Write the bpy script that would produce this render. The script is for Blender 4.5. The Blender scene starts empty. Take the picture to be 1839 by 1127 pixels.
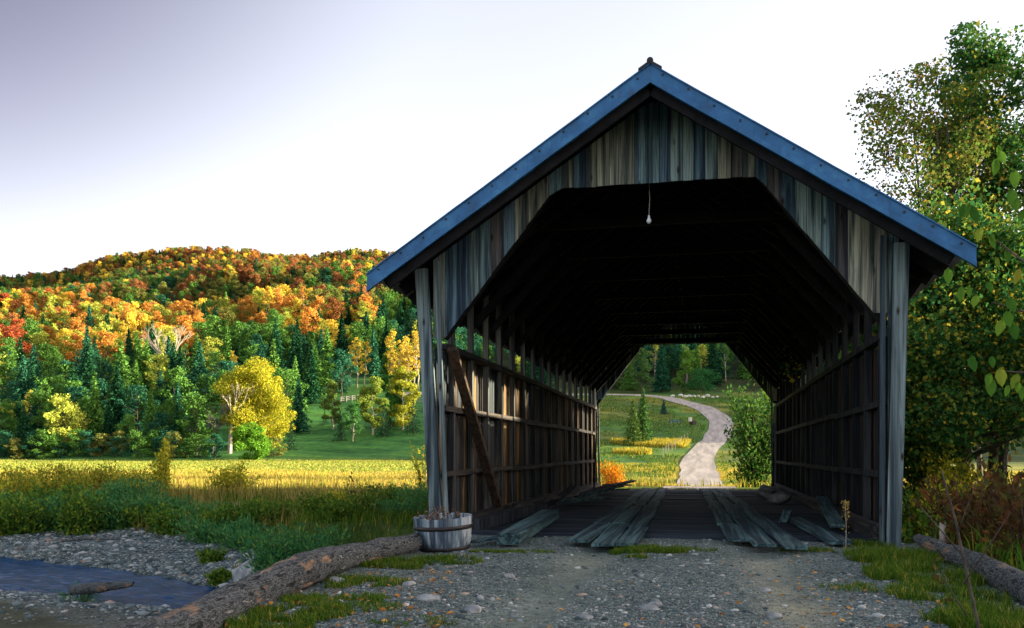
import bpy, math, random
import numpy as np
from mathutils import Vector, Matrix
from mathutils.bvhtree import BVHTree
random.seed(7); RNG = np.random.default_rng(7)
R = math.radians
SC = bpy.context.scene
COL = SC.collection
# ------------------------------------------------------------------ camera
F = 1600.0; CX = 919.5; HY = 812.0; H = 1.05
TH = math.atan(346 / F); CT, ST = math.cos(TH), math.sin(TH)
cam = bpy.data.cameras.new('camera'); camo = bpy.data.objects.new('camera', cam); COL.objects.link(camo)
camo.location = (0, 0, H); camo.rotation_euler = (R(90), 0, TH)
cam.sensor_width = 36; cam.lens = 36 * F / 1839; cam.shift_y = (HY - 563.5) / 1839
cam.clip_start = .05; cam.clip_end = 8000
SC.camera = camo
# ------------------------------------------------------------------ light
SUN_EL = 9.0
w = bpy.data.worlds.new('World'); SC.world = w; w.use_nodes = True
nt = w.node_tree; nt.nodes.clear()
sky = nt.nodes.new('ShaderNodeTexSky'); sky.sky_type = 'NISHITA'; sky.sun_disc = False
sky.sun_elevation = R(SUN_EL); sky.sun_rotation = R(90) - TH
sky.air_density = 1.0; sky.dust_density = 2.5; sky.ozone_density = 2.2; sky.altitude = 300
bg = nt.nodes.new('ShaderNodeBackground'); bg.inputs[1].default_value = .15
wo = nt.nodes.new('ShaderNodeOutputWorld')
hs = nt.nodes.new('ShaderNodeHueSaturation'); hs.inputs['Saturation'].default_value = .62; nt.links.new(sky.outputs[0], hs.inputs['Color'])
tm = nt.nodes.new('ShaderNodeMix'); tm.data_type = 'RGBA'; tm.blend_type = 'MULTIPLY'; tm.inputs[0].default_value = 1; tm.inputs[7].default_value = (1.36, 1.12, 1.02, 1)
nt.links.new(hs.outputs[0], tm.inputs[6]); # the sky opposite the sun and high up goes violet in the evening
tc = nt.nodes.new('ShaderNodeTexCoord'); vm = nt.nodes.new('ShaderNodeVectorMath'); vm.operation = 'DOT_PRODUCT'; nt.links.new(tc.outputs['Generated'], vm.inputs[0])
vm.inputs[1].default_value = Vector((-CT * .62 - ST * .6, CT * .6 - ST * .62, .62)).normalized()
mr = nt.nodes.new('ShaderNodeMapRange'); mr.interpolation_type = 'SMOOTHSTEP'; mr.inputs[1].default_value = .80; mr.inputs[2].default_value = 1.0; nt.links.new(vm.outputs['Value'], mr.inputs[0])
vt = nt.nodes.new('ShaderNodeMix'); vt.data_type = 'RGBA'; vt.blend_type = 'MULTIPLY'; vt.inputs[7].default_value = (.20, .185, .25, 1)
nt.links.new(mr.outputs[0], vt.inputs[0]); nt.links.new(tm.outputs[2], vt.inputs[6]); nt.links.new(vt.outputs[2], bg.inputs[0]); nt.links.new(bg.outputs[0], wo.inputs[0])
sl = bpy.data.lights.new('sun', 'SUN'); so = bpy.data.objects.new('sun', sl); COL.objects.link(so)
sl.energy = 5.0; sl.angle = R(.5); sl.color = (1, .85, .60)
sd = Vector((CT * math.cos(R(SUN_EL)), ST * math.cos(R(SUN_EL)), math.sin(R(SUN_EL))))
so.rotation_euler = sd.to_track_quat('Z', 'Y').to_euler(); so.location = (30, 0, 30)
SC.view_settings.view_transform = 'Standard'; SC.view_settings.look = 'None'
SC.view_settings.exposure = 1.98; SC.view_settings.gamma = 1
SC.cycles.max_bounces = 6; SC.cycles.diffuse_bounces = 3; SC.cycles.transmission_bounces = 4
SC.cycles.use_denoising = True
# ------------------------------------------------------------------ helpers
def dl(d, l): return (l * CT - d * ST, d * CT + l * ST)      # camera depth / lateral -> world x, y
def atd(u, d): return dl(d, (u - CX) / F * d)
def atz(u, v, z=0.0): return atd(u, (H - z) * F / (v - HY))
def uvd(x, y):
    d = -x * ST + y * CT; l = x * CT + y * ST
    return CX + F * l / np.maximum(d, .01), d, l
def zat(v, d): return H + (HY - v) / F * d

def tag(o, label, cat, group=None, kind=None):
    if label: o['label'] = label
    if cat: o['category'] = cat
    if group: o['group'] = group
    if kind: o['kind'] = kind
    return o
def empty(name, loc, rz=0.0):
    o = bpy.data.objects.new(name, None); COL.objects.link(o); o.location = loc; o.rotation_euler = (0, 0, rz)
    o.empty_display_size = .2
    return o
def link(name, me, mats, parent=None, loc=None):
    o = bpy.data.objects.new(name, me); COL.objects.link(o)
    for m in (mats if isinstance(mats, (list, tuple)) else [mats]): me.materials.append(m)
    if parent: o.parent = parent
    if loc is not None: o.location = loc
    return o
def npmesh(name, V, faces_list):
    """V (n,3); faces_list: list of int arrays (k, m)"""
    me = bpy.data.meshes.new(name)
    V = np.ascontiguousarray(V, dtype=np.float32)
    me.vertices.add(len(V)); me.vertices.foreach_set('co', V.ravel())
    idx = np.concatenate([f.ravel() for f in faces_list]).astype(np.int32)
    cnt = np.concatenate([np.full(len(f), f.shape[1]) for f in faces_list]).astype(np.int32)
    st = np.concatenate([[0], np.cumsum(cnt)[:-1]]).astype(np.int32)
    me.loops.add(len(idx)); me.loops.foreach_set('vertex_index', idx)
    me.polygons.add(len(cnt)); me.polygons.foreach_set('loop_start', st)
    me.update(calc_edges=True)
    return me
class MB:
    def __init__(s): s.v = []; s.f = []
    def quadbox(s, P):                       # 8 corners: bottom 4, top 4
        b = len(s.v); s.v += [tuple(p) for p in P]
        for q in ((3, 2, 1, 0), (4, 5, 6, 7), (0, 1, 5, 4), (1, 2, 6, 5), (2, 3, 7, 6), (3, 0, 4, 7)): s.f.append(tuple(b + i for i in q))
    def box(s, x0, x1, y0, y1, z0, z1, j=0.0):
        P = [(x0, y0, z0), (x1, y0, z0), (x1, y1, z0), (x0, y1, z0), (x0, y0, z1), (x1, y0, z1), (x1, y1, z1), (x0, y1, z1)]
        if j: P = [tuple(c + random.uniform(-j, j) for c in p) for p in P]
        s.quadbox(P)
    def beam(s, a, b, w, h, up=(0, 0, 1), j=0.0, taper=1.0, seg=1):
        a = Vector(a); b = Vector(b); d = (b - a).normalized(); up = Vector(up)
        sx = d.cross(up)
        if sx.length < 1e-3: sx = d.cross(Vector((0, 1, 0)))
        sx.normalize(); sz = sx.cross(d)
        P = []
        for p, k in ((a, 1), (b, taper)):
            for (i, q) in ((-1, -1), (1, -1), (1, 1), (-1, 1)):
                P.append(p + sx * (i * w / 2 * k) + sz * (q * h / 2 * k) + Vector([random.uniform(-j, j) for _ in range(3)]))
        s.quadbox(P)
    def tube(s, pts, rad, n=8, rough=0.0, caps=True):
        base = len(s.v); pts = [Vector(p) for p in pts]; m = len(pts)
        ref = None
        for i, p in enumerate(pts):
            d = (pts[min(i + 1, m - 1)] - pts[max(i - 1, 0)]).normalized()
            if ref is None:
                ref = d.cross(Vector((0, 0, 1)))
                if ref.length < .1: ref = d.cross(Vector((0, 1, 0)))
                ref.normalize()
            a = (ref - d * ref.dot(d)).normalized(); ref = a; b = d.cross(a)
            for k in range(n):
                t = 2 * math.pi * k / n; r = rad[i] * (1 + random.uniform(-rough, rough))
                s.v.append(tuple(p + a * (math.cos(t) * r) + b * (math.sin(t) * r)))
        for i in range(m - 1):
            for k in range(n):
                k2 = (k + 1) % n
                s.f.append((base + i * n + k, base + i * n + k2, base + (i + 1) * n + k2, base + (i + 1) * n + k))
        if caps:
            s.f.append(tuple(base + k for k in reversed(range(n)))); s.f.append(tuple(base + (m - 1) * n + k for k in range(n)))
    def lathe(s, prof, n=24, c=(0, 0, 0)):
        base = len(s.v); m = len(prof)
        for (r, z) in prof:
            for k in range(n):
                t = 2 * math.pi * k / n; s.v.append((c[0] + r * math.cos(t), c[1] + r * math.sin(t), c[2] + z))
        for i in range(m - 1):
            for k in range(n):
                k2 = (k + 1) % n
                s.f.append((base + i * n + k, base + i * n + k2, base + (i + 1) * n + k2, base + (i + 1) * n + k))
    def mesh(s, name):
        me = bpy.data.meshes.new(name); me.from_pydata(s.v, [], s.f); me.update(); return me
    def build(s, name, mat, parent=None, smooth=False):
        me = s.mesh(name)
        if smooth: me.polygons.foreach_set('use_smooth', [True] * len(me.polygons))
        return link(name, me, mat, parent)
# ---------- node helper
class NT:
    def __init__(s, name):
        s.m = bpy.data.materials.new(name); s.m.use_nodes = True; s.t = s.m.node_tree; s.t.nodes.clear()
        s.out = s.t.nodes.new('ShaderNodeOutputMaterial')
    def n(s, typ, **kw):
        nd = s.t.nodes.new('ShaderNode' + typ)
        ins = kw.pop('ins', {})
        for k, v in kw.items(): setattr(nd, k, v)
        for k, v in ins.items(): s.set(nd, k, v)
        return nd
    def set(s, nd, k, v):
        if isinstance(v, bpy.types.NodeSocket): s.t.links.new(v, nd.inputs[k])
        else: nd.inputs[k].default_value = v
    def ramp(s, fac, stops, interp='LINEAR'):
        r = s.n('ValToRGB'); cr = r.color_ramp; cr.interpolation = interp
        while len(cr.elements) < len(stops): cr.elements.new(.5)
        for e, (p, c) in zip(cr.elements, stops): e.position = p; e.color = (*c, 1) if len(c) == 3 else c
        s.t.links.new(fac, r.inputs[0]); return r.outputs[0]
    def mix(s, a, b, fac, mode='MIX'):
        m = s.n('Mix', data_type='RGBA', blend_type=mode)
        for k, v in ((0, fac), (6, a), (7, b)):
            if isinstance(v, tuple) and len(v) == 3: v = (*v, 1)
            s.set(m, k, v)
        return m.outputs[2]
    def noise(s, vec, scale, detail=4, rough=.55, dist=0.0):
        return s.n('TexNoise', ins={'Vector': vec, 'Scale': scale, 'Detail': detail, 'Roughness': rough, 'Distortion': dist}).outputs['Fac']
    def math(s, op, a, b=0.0):
        m = s.n('Math', operation=op); s.set(m, 0, a); s.set(m, 1, b); return m.outputs[0]
    def bump(s, h, strength=.5, dist=.02):
        return s.n('Bump', ins={'Height': h, 'Strength': strength, 'Distance': dist}).outputs[0]
    def bsdf(s, col, rough=.8, metal=0.0, normal=None, spec=.3):
        b = s.n('BsdfPrincipled'); s.set(b, 'Base Color', (*col, 1) if isinstance(col, tuple) and len(col) == 3 else col); s.set(b, 'Roughness', rough)
        s.set(b, 'Metallic', metal); s.set(b, 'Specular IOR Level', spec)
        if normal: s.set(b, 'Normal', normal)
        s.t.links.new(b.outputs[0], s.out.inputs[0]); return b
    def obj(s): return s.n('TexCoord').outputs['Object']
    def isl(s): return s.n('NewGeometry').outputs['Random Per Island']
def wood(name, stops, grain=(40, 40, 1.5), rough=.85, bump=.5, knots=True):
    t = NT(name); co = t.obj(); isl = t.isl()
    off = t.n('VectorMath', operation='ADD'); t.set(off, 0, co)
    sc = t.n('CombineXYZ'); t.set(sc, 0, t.math('MULTIPLY', isl, 37.0)); t.set(sc, 1, t.math('MULTIPLY', isl, 71.0)); t.set(sc, 2, t.math('MULTIPLY', isl, 113.0)); t.set(off, 1, sc.outputs[0])
    mp = t.n('Mapping', ins={'Vector': off.outputs[0], 'Scale': grain})
    g = t.noise(mp.outputs[0], 1.0, 5, .65, .6)
    mp2 = t.n('Mapping', ins={'Vector': off.outputs[0], 'Scale': tuple(x * .16 for x in grain)})
    big = t.noise(mp2.outputs[0], 1.0, 3, .6, 1.2)
    c = t.ramp(isl, stops, 'CONSTANT')
    c = t.mix(c, (.45, .45, .45), t.ramp(g, [(.3, (.0,) * 3), (.42, (.0,) * 3), (.62, (1,) * 3)]), 'MULTIPLY')
    st = t.ramp(big, [(.43, (0,) * 3), (.56, (.9,) * 3)])
    c = t.mix(c, (.10, .15, .22), st, 'MULTIPLY')
    if knots:
        vor = t.n('TexVoronoi', ins={'Vector': t.n('Mapping', ins={'Vector': off.outputs[0], 'Scale': (6, 6, 2.2)}).outputs[0], 'Scale': 1.0}).outputs['Distance']
        c = t.mix(c, (.02, .012, .008), t.ramp(vor, [(.05, (1,) * 3), (.16, (0,) * 3)]))
    t.bsdf(c, rough, 0, t.bump(g, bump, .01), .25)
    return t.m
def plain(name, a, b, scale=8.0, rough=.85, bump=.4, bdist=.01, metal=0.0, spec=.3, detail=6):
    t = NT(name); co = t.obj(); f = t.noise(co, scale, detail)
    c = t.ramp(f, [(.35, a), (.65, b)])
    t.bsdf(c, rough, metal, t.bump(f, bump, bdist), spec); return t.m
def leafmat(name, stops=None, trans=.35, tint=False, var=.35):
    t = NT(name); isl = t.isl()
    if tint:
        a = t.n('Attribute', attribute_type='INSTANCER', attribute_name='tint')
        v = t.ramp(isl, [(0, (1 - var,) * 3), (1, (1 + var,) * 3)])
        c = t.mix(a.outputs['Color'], v, 1.0, 'MULTIPLY')
    else: c = t.ramp(isl, stops)
    d = t.n('BsdfDiffuse', ins={'Color': c}); tr = t.n('BsdfTranslucent', ins={'Color': c})
    m = t.n('MixShader', ins={0: trans, 1: d.outputs[0], 2: tr.outputs[0]})
    t.t.links.new(m.outputs[0], t.out.inputs[0]); return t.m
# ------------------------------------------------------------------ materials
M = {}
M['board'] = wood('weathered_board', [(0, (.34, .34, .26)), (.16, (.17, .27, .29)), (.3, (.38, .39, .30)), (.44, (.12, .21, .27)), (.56, (.28, .32, .28)), (.70, (.13, .12, .12)), (.82, (.23, .32, .31)), (.92, (.13, .21, .27))])
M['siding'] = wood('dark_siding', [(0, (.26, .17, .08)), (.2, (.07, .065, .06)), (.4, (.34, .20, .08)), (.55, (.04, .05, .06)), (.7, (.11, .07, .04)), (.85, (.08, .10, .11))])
M['siding_shaded'] = wood('shaded_siding', [(0, (.07, .045, .035)), (.25, (.035, .035, .045)), (.5, (.09, .055, .04)), (.75, (.03, .03, .04))])  # darker copy for the right wall, its shade put into the wood colour
M['stud_shaded'] = wood('shaded_stud', [(0, (.06, .045, .035)), (.5, (.04, .045, .05))], knots=False)  # right studs and rails, colour darkened to stand for shade
M['stud'] = wood('stud_wood', [(0, (.17, .12, .07)), (.3, (.12, .12, .11)), (.6, (.2, .13, .06)), (.85, (.09, .08, .07))], knots=False)
M['rail'] = wood('rail_wood', [(0, (.14, .11, .075)), (.5, (.09, .08, .07))], grain=(40, 1.5, 40), knots=False)
M['post'] = wood('corner_post_wood', [(0, (.22, .31, .31)), (.5, (.2, .27, .28))], grain=(28, 28, .9))
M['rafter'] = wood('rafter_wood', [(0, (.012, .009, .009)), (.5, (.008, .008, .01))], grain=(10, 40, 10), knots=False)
M['plank'] = wood('running_plank_wood', [(0, (.13, .24, .215)), (.3, (.08, .16, .165)), (.6, (.16, .25, .20)), (.85, (.07, .12, .14))], grain=(60, 1.2, 60), knots=False)
M['deck'] = wood('deck_wood', [(0, (.04, .06, .075)), (.5, (.028, .042, .06))], grain=(1.5, 40, 40), knots=False)
M['bluemetal'] = plain('blue_metal', (.012, .09, .22), (.03, .155, .34), 5, .5, .5, .01, .1, .35)
def trimmat():
    t = NT('blue_metal_trim'); co = t.obj(); n1 = t.noise(co, 4, 6, .65); n2 = t.noise(t.n('Mapping', ins={'Vector': co, 'Scale': (9, 9, 2.5)}).outputs[0], 1.6, 6, .7, .6)
    c = t.ramp(n1, [(.3, (.010, .075, .19)), (.55, (.022, .13, .31)), (.75, (.05, .2, .38))])
    c = t.mix(c, (.045, .05, .06), t.ramp(n2, [(.56, (0,) * 3), (.74, (.75,) * 3)])); t.bsdf(c, .48, .1, t.bump(n1, .5, .015), .35); return t.m
M['bluemetal'] = trimmat()
M['roofmetal'] = plain('roof_metal', (.22, .24, .26), (.3, .32, .34), 2, .45, .1, .005, .6, .5)
M['brace'] = plain('dark_brace_wood', (.03, .022, .018), (.10, .065, .04), 14, .85)
M['iron'] = plain('black_iron', (.01, .01, .012), (.025, .02, .02), 20, .5, .3)
M['white'] = plain('white_glass', (.7, .75, .8), (.8, .85, .9), 5, .25)
M['barrel'] = wood('barrel_wood', [(0, (.34, .42, .47)), (.3, (.27, .36, .42)), (.6, (.38, .44, .47)), (.85, (.25, .34, .4))], grain=(30, 30, 2), knots=False)
M['soil'] = plain('soil', (.02, .015, .01), (.05, .035, .02), 30)
M['stone'] = plain('pale_rock', (.12, .14, .15), (.32, .34, .33), 6, .9, .6, .03)
M['whiterock'] = plain('white_rock', (.45, .45, .4), (.6, .58, .5), 3)
M['trunk'] = plain('bark', (.03, .025, .02), (.09, .075, .06), 12, .9, .8, .03)
M['paletrunk'] = plain('pale_bark', (.25, .22, .17), (.45, .4, .3), 3, .9, .4)
M['deadwood'] = plain('dead_wood', (.11, .11, .10), (.24, .22, .19), 6, .9)
M['fencewood'] = plain('fence_wood', (.2, .18, .16), (.35, .32, .28), 6, .9)
def logmat():
    t = NT('log_bark'); co = t.obj()
    n1 = t.noise(t.n('Mapping', ins={'Vector': co, 'Scale': (13, 3.2, 13)}).outputs[0], 1.7, 9, .75, .5)
    c = t.ramp(n1, [(.36, (.004, .006, .007)), (.45, (.03, .038, .04)), (.50, (.20, .22, .22)), (.53, (.012, .016, .017)), (.6, (.07, .085, .09)), (.66, (.42, .41, .37))])
    bare = t.noise(t.n('Mapping', ins={'Vector': co, 'Scale': (7, 1.6, 7)}).outputs[0], 1.0, 5, .55, .4)
    fine = t.noise(t.n('Mapping', ins={'Vector': co, 'Scale': (30, 4, 30)}).outputs[0], 1.5, 4)
    cb = t.ramp(fine, [(.3, (.14, .085, .05)), (.7, (.42, .29, .19))])
    c = t.mix(c, cb, t.ramp(bare, [(.61, (0,) * 3), (.64, (.85,) * 3)]))
    t.bsdf(c, .9, 0, t.bump(n1, 1.0, .05), .2); return t.m
M['log'] = logmat()
def watermat():
    t = NT('stream_water'); co = t.obj()
    mp = t.n('Mapping', ins={'Vector': co, 'Scale': (1.2, 3.5, 1), 'Rotation': (0, 0, R(-25))}).outputs[0]
    n1 = t.noise(mp, 2.2, 6, .65, .8)
    c = t.ramp(n1, [(.4, (.002, .02, .06)), (.62, (.004, .05, .13)), (.76, (.01, .09, .2)), (.86, (.25, .35, .45))])
    bb = t.bsdf(c, .12, 0, t.bump(n1, .6, .03), .12); bb.inputs['Specular Tint'].default_value = (.15, .45, 1, 1); bb.inputs['IOR'].default_value = 1.16; return t.m
M['water'] = watermat()
def groundmat():
    t = NT('ground_surface'); co = t.obj()
    a = t.n('Attribute', attribute_name='Col').outputs['Color']
    g = t.n('Attribute', attribute_name='gravel').outputs['Fac']
    n1 = t.noise(co, .9, 8, .7); n2 = t.noise(co, 14, 6, .7)
    vor = t.n('TexVoronoi', ins={'Vector': co, 'Scale': 60.0}); vc = t.n('SeparateColor'); t.set(vc, 0, vor.outputs['Color'])
    big = t.n('TexVoronoi', ins={'Vector': co, 'Scale': 11.0}); 
    c = t.mix(a, t.ramp(n1, [(.3, (.6, .65, .6)), (.7, (1.35, 1.3, 1.15))]), 1.0, 'MULTIPLY')
    n3 = t.noise(co, .11, 5, .7); n4 = t.noise(t.n('Mapping', ins={'Vector': co, 'Scale': (.25, 1.2, 1)}).outputs[0], .35, 4, .6)
    gl = t.math('SUBTRACT', 1.0, g)
    c = t.mix(c, t.mix(c, t.ramp(n3, [(.36, (.5, .6, .55)), (.5, (1, 1, 1)), (.64, (1.6, 1.25, .9))]), 1.0, 'MULTIPLY'), gl)
    c = t.mix(c, t.mix(c, t.ramp(n4, [(.4, (.75, .8, .8)), (.6, (1.2, 1.15, 1.0))]), 1.0, 'MULTIPLY'), gl)
    c = t.mix(c, t.ramp(n2, [(.35, (.6,) * 3), (.65, (1.35,) * 3)]), .8, 'MULTIPLY')
    cg = t.mix(c, t.ramp(vc.outputs[0], [(0, (.3, .33, .36)), (.5, (.8, .86, .9)), (1, (2.3, 2.3, 2.2))]), .85, 'MULTIPLY')
    c = t.mix(c, cg, g)
    hh = t.math('ADD', t.math('MULTIPLY', t.math('SUBTRACT', .6, vor.outputs['Distance']), g), n2)
    t.bsdf(c, .95, 0, t.bump(hh, .8, .03), .15); return t.m
M['ground'] = groundmat()
def roadmat():
    t = NT('gravel_road_surface'); co = t.obj()
    n = t.noise(co, 3, 8, .75); n2 = t.noise(t.n('Mapping', ins={'Vector': co, 'Scale': (1.6, .15, 1)}).outputs[0], 1.0, 3)
    c = t.ramp(n, [(.3, (.26, .24, .21)), (.7, (.44, .41, .37))]); c = t.mix(c, t.ramp(n2, [(.35, (.75,) * 3), (.65, (1.15,) * 3)]), 1.0, 'MULTIPLY')
    t.bsdf(c, .95, 0, t.bump(n, .6, .05), .1); return t.m
M['road'] = roadmat()
M['pebble'] = (lambda t: (t.bsdf(t.ramp(t.isl(), [(0, (.02, .04, .045)), (.35, (.06, .09, .095)), (.75, (.13, .17, .17)), (.93, (.36, .39, .38)), (1, (.26, .17, .11))]), .8, 0, None, .3), t.m)[1])(NT('pebbles'))
M['tint'] = leafmat('tree_leaves', tint=True, trans=.3, var=.4)
M['needle'] = leafmat('needles', tint=True, trans=.1, var=.45)
M['maple'] = leafmat('maple_leaves', [(0, (.022, .095, .035)), (.45, (.05, .15, .035)), (.8, (.11, .21, .035)), (.93, (.34, .32, .04)), (1, (.5, .36, .04))], .4)
M['maple_dark'] = leafmat('dark_maple_leaves', [(0, (.025, .09, .035)), (.6, (.05, .16, .035)), (.92, (.12, .2, .03)), (1, (.3, .26, .03))], .35)
M['maple_rust'] = leafmat('thin_maple_leaves', [(0, (.05, .13, .03)), (.5, (.11, .18, .03)), (.85, (.2, .19, .04)), (1, (.36, .22, .03))], .4)
M['willowbig'] = leafmat('shrub_leaves', [(0, (.03, .10, .025)), (.6, (.07, .17, .03)), (1, (.14, .22, .04))], .4)
M['willow'] = leafmat('willow_leaves', [(0, (.03, .14, .06)), (.7, (.08, .25, .07)), (1, (.17, .3, .06))], .35)
M['bankgreen'] = leafmat('bank_leaves', [(0, (.035, .10, .02)), (.6, (.09, .19, .025)), (1, (.22, .27, .03))], .35)
M['goldbank'] = leafmat('gold_bank_leaves', [(0, (.10, .17, .025)), (.5, (.28, .30, .03)), (1, (.5, .40, .05))], .4)
M['yellowleaf'] = leafmat('yellow_leaves', [(0, (.12, .20, .02)), (.45, (.38, .38, .03)), (1, (.64, .54, .05))], .4)
M['grass'] = leafmat('green_grass', [(0, (.03, .09, .012)), (.6, (.06, .14, .015)), (.9, (.16, .19, .02)), (1, (.4, .3, .08))], .3)
M['goldgrass'] = leafmat('gold_grass', [(0, (.12, .2, .03)), (.45, (.42, .36, .04)), (1, (.62, .46, .08))], .35)
M['drygrass'] = leafmat('dry_grass', [(0, (.12, .12, .03)), (.5, (.3, .24, .06)), (1, (.5, .36, .12))], .3)
M['fieldgrass'] = leafmat('field_grass', [(0, (.10, .19, .03)), (.45, (.24, .31, .05)), (.8, (.38, .37, .07)), (1, (.55, .42, .14))], .35)
M['fieldgold'] = leafmat('gold_field_grass', [(0, (.16, .22, .03)), (.35, (.36, .33, .05)), (.75, (.55, .42, .08)), (1, (.6, .36, .12))], .35)
M['rustweed'] = leafmat('rust_weeds', [(0, (.04, .025, .012)), (.4, (.09, .04, .018)), (.7, (.06, .07, .02)), (1, (.18, .07, .025))], .3)
M['fallen'] = leafmat('fallen_leaves', [(0, (.2, .08, .02)), (.5, (.38, .18, .04)), (1, (.5, .3, .08))], .1)
M['orange'] = leafmat('orange_leaves', [(0, (.35, .12, .01)), (.6, (.6, .22, .015)), (1, (.6, .35, .02))], .4)
M['closeleaf'] = leafmat('close_leaves', [(0, (.04, .13, .02)), (.7, (.12, .26, .03)), (1, (.3, .3, .04))], .5)
M['deadflower'] = leafmat('dead_flowers', [(0, (.05, .035, .03)), (1, (.25, .18, .13))], .2)
# ------------------------------------------------------------------ terrain
def sstep(a, b, x): t = np.clip((x - a) / (b - a), 0, 1); return t * t * (3 - 2 * t)
def vnoise(x, y, s, seed=0):
    x = np.asarray(x) / s; y = np.asarray(y) / s; xi = np.floor(x).astype(np.int64); yi = np.floor(y).astype(np.int64); fx = x - xi; fy = y - yi
    def h(i, j): n = (i * 374761393 + j * 668265263 + seed * 69069) & 0x7fffffff; n = ((n ^ (n >> 13)) * 1274126177) & 0x7fffffff; return (n & 65535) / 65535.0
    fx = fx * fx * (3 - 2 * fx); fy = fy * fy * (3 - 2 * fy)
    return (h(xi, yi) * (1 - fx) + h(xi + 1, yi) * fx) * (1 - fy) + (h(xi, yi + 1) * (1 - fx) + h(xi + 1, yi + 1) * fx) * fy
STREAM = [(-80, 27), (-40, 21), (-20, 16.6), (-13.4, 14.9), (-10.06, 13.9), (-7.8, 12.8), (-5, 12.7), (-3, 13.4), (2, 14.2), (8, 15.4), (25, 20), (70, 34)]
SW = [2.2, 2.0, 1.7, 1.5, 1.2, .8, .6, 1.0, 1.4, 1.5, 2, 2]
def stream_sd(x, y):
    """signed across distance to the stream (+ = far side), and half width"""
    yc = np.interp(x, [p[0] for p in STREAM], [p[1] for p in STREAM]); hw = np.interp(x, [p[0] for p in STREAM], SW)
    return (y - yc) * .93, hw
WZ = -1.3
RID_U = [-900, 0, 100, 200, 330, 450, 500, 560, 640, 760, 900, 1100, 1300, 1500, 1900, 2600]
RID_V = [536, 520, 508, 484, 473, 480, 492, 495, 487, 492, 500, 540, 570, 620, 660, 700]
def height(x, y):
    u, d, l = uvd(x, y)
    u = np.where(d < 5, CX + np.clip(l, -1, 1) * 5000, u)
    # far relief
    zr = 1.05 + (HY - np.interp(u, RID_U, RID_V)) / F * 900
    s = 1 - .75 * sstep(1420, 1700, u)
    k = (zr - 60) / 150
    leftp = lambda dd: np.interp(dd, [0, 30, 120, 138, 150, 170, 200, 240, 300], [-.3, -.3, -.3, -.25, 1.4, 6, 14.5, 24, 41])
    corr = lambda dd: np.interp(dd, [0, 29, 45, 75, 85, 100, 115, 134, 144, 160, 178, 195, 220, 250, 300], [-.2, -.2, -.8, -1.67, -.97, -.07, 1.2, 2.9, 4.8, 7.25, 10.2, 12.9, 16.5, 25, 41])
    cw = sstep(780, 1020, u) * (1 - sstep(1450, 1560, u))
    z = leftp(d) * (1 - cw) + corr(d) * cw
    z550 = 41 + (np.maximum(zr, 60) - 41) * .40
    z900 = np.maximum(zr, 60)
    t1 = np.clip((d - 300) / 250, 0, 1); t2 = np.clip((d - 550) / 350, 0, 1)
    z = np.where(d > 300, 41 + (z550 - 41) * t1, z); z = np.where(d > 550, z550 + (z900 - z550) * t2, z)
    z = np.where(d > 900, z900 - (d - 900) * .12, z)
    z = np.where(d > 130, z * s, z)
    rug = sstep(210, 330, d) * (1 - sstep(820, 900, d))
    z = z + rug * ((vnoise(x, y, 110, 3) - .5) * 26 + (vnoise(x, y, 45, 5) - .5) * 9)
    z = z + (vnoise(x, y, 18, 2) - .5) * 1.2 * sstep(140, 170, d) + (vnoise(x, y, 6, 2) - .5) * .18 * sstep(26, 40, d)
    z = np.where(d < 0, -.3, z)
    # stream valley
    sd_, hw = stream_sd(x, y)
    qs = (sd_ - hw) * (1 + 1.6 * sstep(-9.0, -7.2, x) * (1 - sstep(-4.5, -3.5, x)))
    far = np.interp(qs, [-0.4, 0, 1.0, 2.9, 3.4, 5.0, 7.0], [-1.52, WZ, -1.12, -1.02, -.95, -.35, -.3])
    nearr = np.interp(-sd_ - hw, [-.4, 0, 1.5, 5, 9, 16], [-1.52, WZ, -1.17, -1.08, -1.0, -.6])
    val = np.where(sd_ > 0, far, nearr) + (vnoise(x, y, .8, 9) - .5) * .08
    wv = 1 - sstep(6.0, 8.5, sd_ - hw)
    z = z * (1 - wv) + val * wv
    # right side is higher, weedy ground
    rt = sstep(2.9, 5.0, x) * (1 - sstep(11.3, 13.0, y)) ; z = z * (1 - rt) + (-.45 + (vnoise(x, y, 2.5, 1) - .5) * .3) * rt
    # approach embankment
    left = -3.35 - .25 * (vnoise(x * 0, y, 2.0, 8) - .5)
    e = sstep(0, 1, (x - (left - 1.5)) / 1.5) * (1 - sstep(3.0, 4.6, x)) * (1 - sstep(11.7, 12.6, y))
    top = -.012 * np.abs(x + .5) + (vnoise(x, y, 1.1, 4) - .5) * .05 + (vnoise(x, y, .35, 6) - .5) * .02 - .05 * np.exp(-((x + 1.15) / .3) ** 2) - .05 * np.exp(-((x - .6) / .3) ** 2)
    top = np.where(y > 11.3, np.minimum(top, -.06), top)
    z = z * (1 - e) + top * e
    # far abutment
    e2 = sstep(-4.6, -3.4, x) * (1 - sstep(2.2, 3.6, x)) * sstep(26.5, 28.2, y) * (1 - sstep(31, 40, y))
    z = z * (1 - e2) + (-.19) * e2
    # unseen ridges added right of the frame to cast the evening shade
    crestA = 10.0 - 1.3 * sstep(22, 25.5, d) - 2.0 * np.exp(-((d - 15.0) / 1.3) ** 2)  # dip in the added crest lets sun patches onto the left wall
    crestA = crestA * (1 - sstep(28.5, 34, d)) * sstep(-90, -50, d)
    ha = np.exp(-((l - 46) / 12.0) ** 2)
    crestB = np.interp(d, [96, 112, 140, 165, 200, 225, 265, 300], [0, 24, 40, 44, 54, 58, 52, 0])
    crestC = np.interp(d, [104, 112, 120, 128], [0, -9, -9, 0])  # second dip, shaped to let a sunlit strip reach the roadside grass
    hb = np.exp(-((l - 210) / 34.0) ** 2)
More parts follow.
